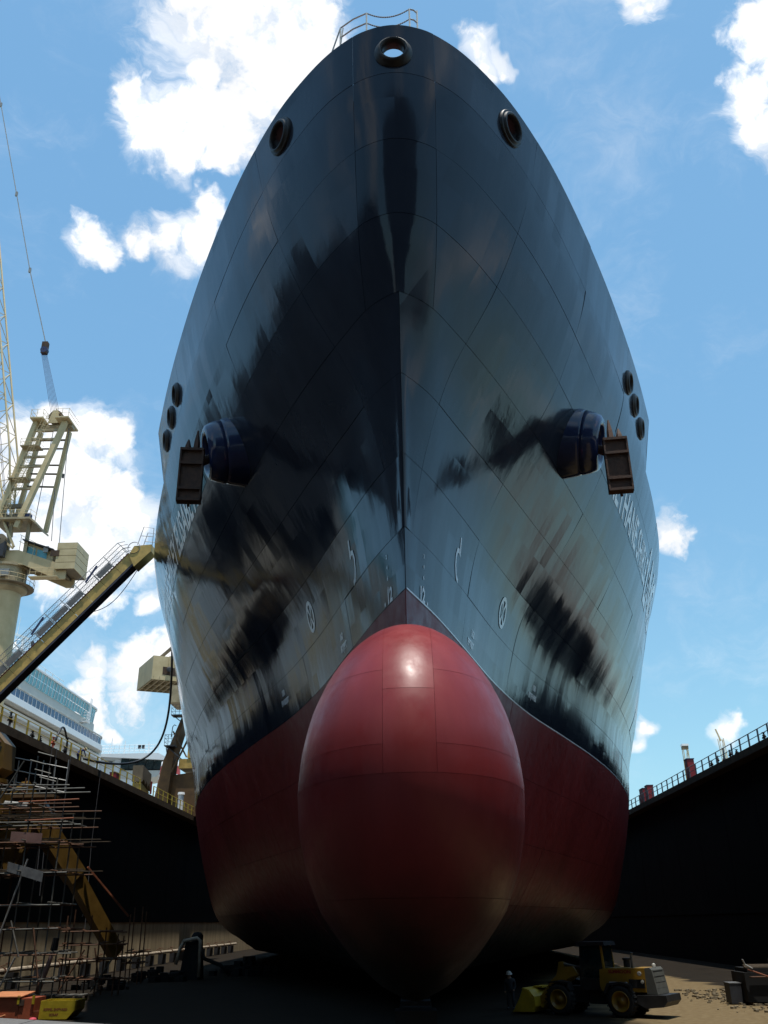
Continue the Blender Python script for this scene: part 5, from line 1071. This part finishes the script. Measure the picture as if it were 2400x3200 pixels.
for tx, sz, x, z in (('KEPPEL SHIPYARD', .150, sx0 + .2, .43), ('SCRAP', .150, sx0 + .52, .2)):
    v, f = text2d(tx, sz, .006); MB().add([(x + p[0] * 1.0, sy0 - .006, z + p[1]) for p in v], f).build('stencil', 'letter_red', sk)
MB().bar((sx0 - .6, sy0 + .2, .35), (sx0 - .02, sy0 + .2, .42), .06, .06).build('tow_bar', 'tube_orange', sk)
ob = thing('orange_container', 'orange steel container with flat lid at the lower left frame edge', 'container', (-20, 51, 0))
MB().bb((-21.4, 50.5, .05), (-19.86, 52.2, 1.02)).build('body', 'skip_orange', ob); MB().bb((-19.84, 50.5, .05), (-19.12, 52.1, .98)).build('end_body', 'skip_orange', ob)
MB().prism([(50.4, 1.03), (52.2, 1.16), (52.2, 1.20), (50.4, 1.07)], -21.5, -19.75, 'x').build('lid', 'lid_orange', ob)
for x in (-19.95, -19.2): MB().bb((x, 50.42, .72), (x + .12, 50.497, 1.1)).build('lifting_lug', 'skip_yellow', ob)
MB().bb((-19.9, 50.44, .66), (-19.6, 50.497, .92)).build('latch_plate', 'rust_stain', ob); MB().tube([(-21.3, 50.4, .12), (-20.6, 50.4, .2), (-20.45, 50.4, .26)], .045, 6).build('skid_bar', 'lid_orange', ob)
tag(MB().lathe((-18.95, 50.2, 0), (0, 0, 1), [(.16, 0), (.2, .06), (.14, .14), (0.001, .17)], 12).build('pink_bag', 'hazard_pink', smooth=True), 'small bright pink bag on the ground between the orange and yellow skips', 'bag')

# ------------------------------------------------------------------ wheel loader
wl = thing('wheel_loader', 'yellow wheel loader with bucket lowered parked right of the red bulb', 'wheel loader', (9.0, 50.2, 0), None, math.radians(180 - 33))
def lb(M, name, mt_, smooth=False, parent=None): return M.build(name, mt_, parent or wl, smooth, local=True)
def wheel(x, y):
    s = 1 if y > 0 else -1; r = .69
    prof = [(r * .62, -.26), (r * .80, -.28), (r * .93, -.24), (r, -.14), (r, .14), (r * .93, .24), (r * .80, .28), (r * .62, .26)]
    w = lb(MB().lathe((x, y, r), (0, 1, 0), prof, 28), 'wheel', 'tyre_rubber', True)
    M = MB()
    for k in range(22):
        a = 2 * math.pi * k / 22; c = np.array([x + (r + .005) * math.cos(a), y, r + (r + .005) * math.sin(a)]); Rr = np.array([[math.cos(a), 0, -math.sin(a)], [0, 1, 0], [math.sin(a), 0, math.cos(a)]]); M.box(c, (.06, .46, .07), Rr)
    lb(M, 'tread_lug', 'tyre_rubber', False, w)
    lb(MB().lathe((x, y, r), (0, s, 0), [(.43, .24), (.45, .28), (.40, .285), (.38, .17), (.30, .10), (.16, .12), (.15, .2), (0, .21)], 24), 'rim', 'loader_yellow', True, w)
for x in (1.62, -1.55):
    for y in (-.92, .92): wheel(x, y)
lb(MB().prism([(-2.75, 1.08), (-.55, 1.08), (-.45, 1.35), (-.5, 2.02), (-.9, 2.08), (-2.75, 2.10)], -.82, .82, 'y'), 'engine_hood', 'loader_yellow')
for s in (-1, 1): lb(MB().bb((-2.72, min(s * .823, s * .845), 1.25), (-1.95, max(s * .823, s * .845), 1.62)), 'vent_panel', 'loader_black'); 
lb(MB().prism([(-3.28, 1.0), (-2.76, 1.0), (-2.76, 2.10), (-3.0, 2.12), (-3.1, 2.02)], -.80, .80, 'y'), 'radiator_cowl', 'loader_grey')
for z in (1.2, 1.45, 1.7, 1.93): lb(MB().bb((-3.27 + (z - 1) * .16, -.66, z), (-3.19 + (z - 1) * .16, .66, z + .05)), 'grille_slat', 'loader_black')
lb(MB().prism([(-3.75, .72), (-3.55, .5), (-2.7, .42), (-2.3, .62), (-2.3, .96), (-3.72, .99)], -1.0, 1.0, 'y'), 'counterweight', 'loader_black')
lb(MB().bb((-2.3, -.45, .5), (.3, .45, 1.06)), 'rear_frame', 'loader_black'); lb(MB().bb((.35, -.42, .55), (2.3, .42, 1.25)), 'front_frame', 'loader_black')
for s in (-1, 1):
    y0, y1 = sorted((s * .60, s * 1.18)); lb(MB().prism([(-2.15, .95), (-2.05, 1.42), (-1.55, 1.52), (-.95, 1.45), (-.72, 1.0), (-.85, 1.0), (-1.05, 1.36), (-1.55, 1.43), (-1.98, 1.34), (-2.05, .95)], y0, y1, 'y'), 'rear_fender', 'loader_black')
    lb(MB().prism([(1.0, 1.1), (1.1, 1.45), (1.6, 1.52), (2.1, 1.46), (2.15, 1.38), (1.6, 1.44), (1.16, 1.36), (1.08, 1.1)], y0, y1, 'y'), 'front_fender', 'loader_black')
lb(MB().bb((-.75, -.68, 1.10), (.62, .68, 1.62)), 'cab_base', 'loader_black')
for x, y in ((-.7, -.64), (-.7, .64), (.58, -.6), (.58, .6)): lb(MB().bar((x, y, 1.6), (x * .85, y * .95, 3.06), .09, .09), 'cab_pillar', 'loader_yellow' if x < 0 else 'loader_black')
lb(MB().prism([(-.85, 3.06), (.72, 3.06), (.66, 3.22), (-.78, 3.24)], -.74, .74, 'y'), 'cab_roof', 'loader_black')
for s in (-1, 1): lb(MB().prism([(-.64, 1.63), (.52, 1.63), (.46, 3.04), (-.56, 3.04)], s * .62 - .008, s * .62 + .008, 'y'), 'side_window', 'glass_teal')
lb(MB().bb((-.68, -.58, 1.66), (-.66, .58, 3.02)), 'rear_window', 'glass_teal'); lb(MB().bb((.52, -.55, 1.66), (.54, .55, 3.02)), 'wind_screen', 'glass_teal')
lb(MB().bb((-.3, -.25, 1.62), (.15, .25, 2.3)), 'driver_seat', 'loader_grey')
lb(MB().tube([(-2.0, .35, 2.09), (-2.0, .35, 2.62), (-2.05, .35, 2.75)], .06, 8), 'exhaust_pipe', 'loader_grey'); lb(MB().lathe((-1.5, -.3, 2.09), (0, 0, 1), [(.16, 0), (.16, .3), (.2, .32), (.2, .4), (0, .42)], 12), 'air_intake', 'loader_black')
lb(MB().lathe((-2.95, .0, 2.11), (0, 0, 1), [(.09, 0), (.09, .12), (.05, .17), (0, .18)], 12), 'beacon', 'helmet_white', True)
for s in (-1, 1): lb(MB().lathe((-2.76 + .25, s * .846, 1.86), (0, s, 0), [(.1, 0), (.1, .05), (.07, .06), (0, .06)], 12), 'work_lamp', 'galv'); lb(MB().lathe((-2.76 + .15, s * .846, 1.52), (0, s, 0), [(.08, 0), (.08, .03), (0, .035)], 12), 'round_badge', 'helmet_white')
lb(MB().bb((-1.85, .823, 1.22), (-.95, .84, 1.5)), 'number_plate', 'loader_plate'); lb(MB().bb((-1.85, -.84, 1.22), (-.95, -.823, 1.5)), 'number_plate', 'loader_plate')
for s in (-1, 1):                                                       # short unreadable red word along the hood edge
    v, f = text2d('SLMMOON', .2, .008); w_ = v[:, 0].max(); lb(MB().add([((-.95 - p[0] * 1.15) if s > 0 else (-.95 - (w_ - p[0]) * 1.15), s * .828, 1.87 + p[1]) for p in v], f), 'hood_lettering', 'loader_red')
for s in (-1, 1):
    y0, y1 = sorted((s * .40, s * .56))
    lb(MB().prism([(.75, 1.75), (1.0, 2.12), (1.35, 2.1), (2.2, 1.5), (3.0, .62), (3.2, .42), (2.95, .32), (2.6, .55), (1.9, 1.2), (1.2, 1.62)], y0, y1, 'y'), 'lift_arm', 'loader_yellow')
    lb(MB().tube([(.9, s * .3, .9), (2.0, s * .3, 1.3)], .08, 8), 'lift_cylinder', 'loader_grey')
lb(MB().prism([(1.55, 1.75), (1.72, 2.30), (1.95, 2.30), (2.35, .95), (2.15, .9)], -.1, .1, 'y'), 'tilt_lever', 'loader_yellow'); lb(MB().tube([(.7, 0, 2.0), (1.75, 0, 2.2)], .08, 8), 'tilt_cylinder', 'loader_grey'); lb(MB().tube([(2.25, 0, .95), (2.95, 0, .95)], .06, 8), 'tilt_link', 'loader_yellow')
bp_ = [(3.0, .10), (2.86, .35), (2.9, .78), (3.15, 1.06), (3.5, 1.16), (3.58, 1.10), (3.2, .98), (2.99, .74), (2.96, .38), (3.06, .18), (4.1, .12), (4.14, .06)]
bk = lb(MB().prism(bp_, -1.25, 1.25, 'y'), 'bucket', 'bucket_yellow')
for s in (-1, 1): y0, y1 = sorted((s * 1.2, s * 1.27)); lb(MB().prism([(2.95, .12), (2.92, .6), (3.2, 1.02), (3.5, 1.12), (3.7, .7), (4.1, .1)], y0, y1, 'y'), 'bucket_cheek', 'bucket_yellow', False, bk)
for y in np.linspace(-1.1, 1.1, 7): lb(MB().prism([(4.08, .06), (4.3, .06), (4.08, .15)], y - .06, y + .06, 'y'), 'bucket_tooth', 'loader_grey', False, bk)
for y in (-.48, .48): lb(MB().bb((2.72, y - .07, .25), (3.0, y + .07, .8)), 'hinge_lug', 'bucket_yellow', False, bk)
lb(MB().box((3.15, -.3, 1.16), (.5, 1.1, .06)), 'spill_guard', 'bucket_yellow', False, bk)

# ------------------------------------------------------------------ clutter along the right wall
def stack(name, label, cat, c, parts):
    t = thing(name, label, cat, c)
    for nm, lo_, hi_, mt_ in parts: MB().bb(np.array(c) + lo_, np.array(c) + hi_).build(nm, mt_, t)
    return t
st = stack('steel_crate', 'big dark steel crate with planks on top at the lower right frame edge', 'crate', (17.6, 54.4, 0), [('body', (0, 0, .15), (3.4, 2.2, 1.55), 'pump_dark'), ('lid', (.2, .1, 1.553), (3.3, 2.1, 1.75), 'pump_dark'), ('shelf_box', (1.9, .2, 1.753), (3.3, 1.6, 2.15), 'dark_steel')])
for i in range(4): MB().bb((17.75 + .1 * i, 54.6 + .35 * i, 1.76 + .02 * i), (19.3 + .25 * i, 54.85 + .35 * i, 1.83 + .02 * i)).build('plank', 'plank', st)
MB().tube([(17.55, 54.2, 2.2), (17.65, 54.2, 1.95), (18.0, 54.15, 1.75)], .04, 6).build('bent_rod', 'galv', st); MB().tube([(17.75, 54.2, 1.72), (18.6, 54.1, 1.42), (19.25, 54.1, 1.18)], .045, 6).build('leaning_rod', 'tube_orange', st); MB().tube([(17.8, 54.3, 1.35), (18.8, 54.3, 1.35)], .04, 6).build('leaning_rod', 'tube_rust', st)
for x in (17.8, 20.6): MB().bb((x, 54.5, 0), (x + .3, 56.4, .148)).build('skid', 'plank', st)
stack('small_crate', 'small dark crate just left of the big steel crate', 'crate', (16.9, 55.0, 0), [('body', (0, 0, .05), (.62, .9, 1.0), 'dark_steel'), ('lid', (-.02, -.02, 1.003), (.64, .92, 1.05), 'gang_grey')])
M = MB(); rnd = random.Random(4)
for q in range(420):
    x, y = rnd.gauss(17.8, 1.4) + rnd.random() * 2, rnd.uniform(50, 66); s_ = rnd.uniform(.03, .16); th = rnd.uniform(0, 3)
    Rr = np.array([[math.cos(th), -math.sin(th), 0], [math.sin(th), math.cos(th), 0], [0, 0, 1]]); M.box((x, y, s_ * .3), (s_ * 1.6, s_, s_ * .8), Rr)
tag(M.build('grit_scatter', 'sand_stone'), 'scattered grit and stones on the sandy ground by the right crates', 'grit', kind='stuff')

# ------------------------------------------------------------------ concrete coping in the near left corner
lg = thing('coping_beam', 'pale grey concrete coping across the lower left corner close to the viewer', 'coping', (-2.4, 6, 3.4))
prev = -4.2
for w_ in (1.55, .40, .42, .9, 1.1):
    x0_, x1_ = prev + .004, prev + w_ - .004; zz = lambda x: 3.695 - (x + 2.1) * .058
    MB().prism([(x0_, zz(x0_) - .4), (x1_, zz(x1_) - .4), (x1_, zz(x1_)), (x0_, zz(x0_))], 5.2, 6.0, 'y').build('coping_block', 'ledge_concrete', lg); prev += w_
MB().bb((-4.3, 5.3, 0), (.2, 5.9, 3.1)).build('pier', 'dock_concrete', lg)
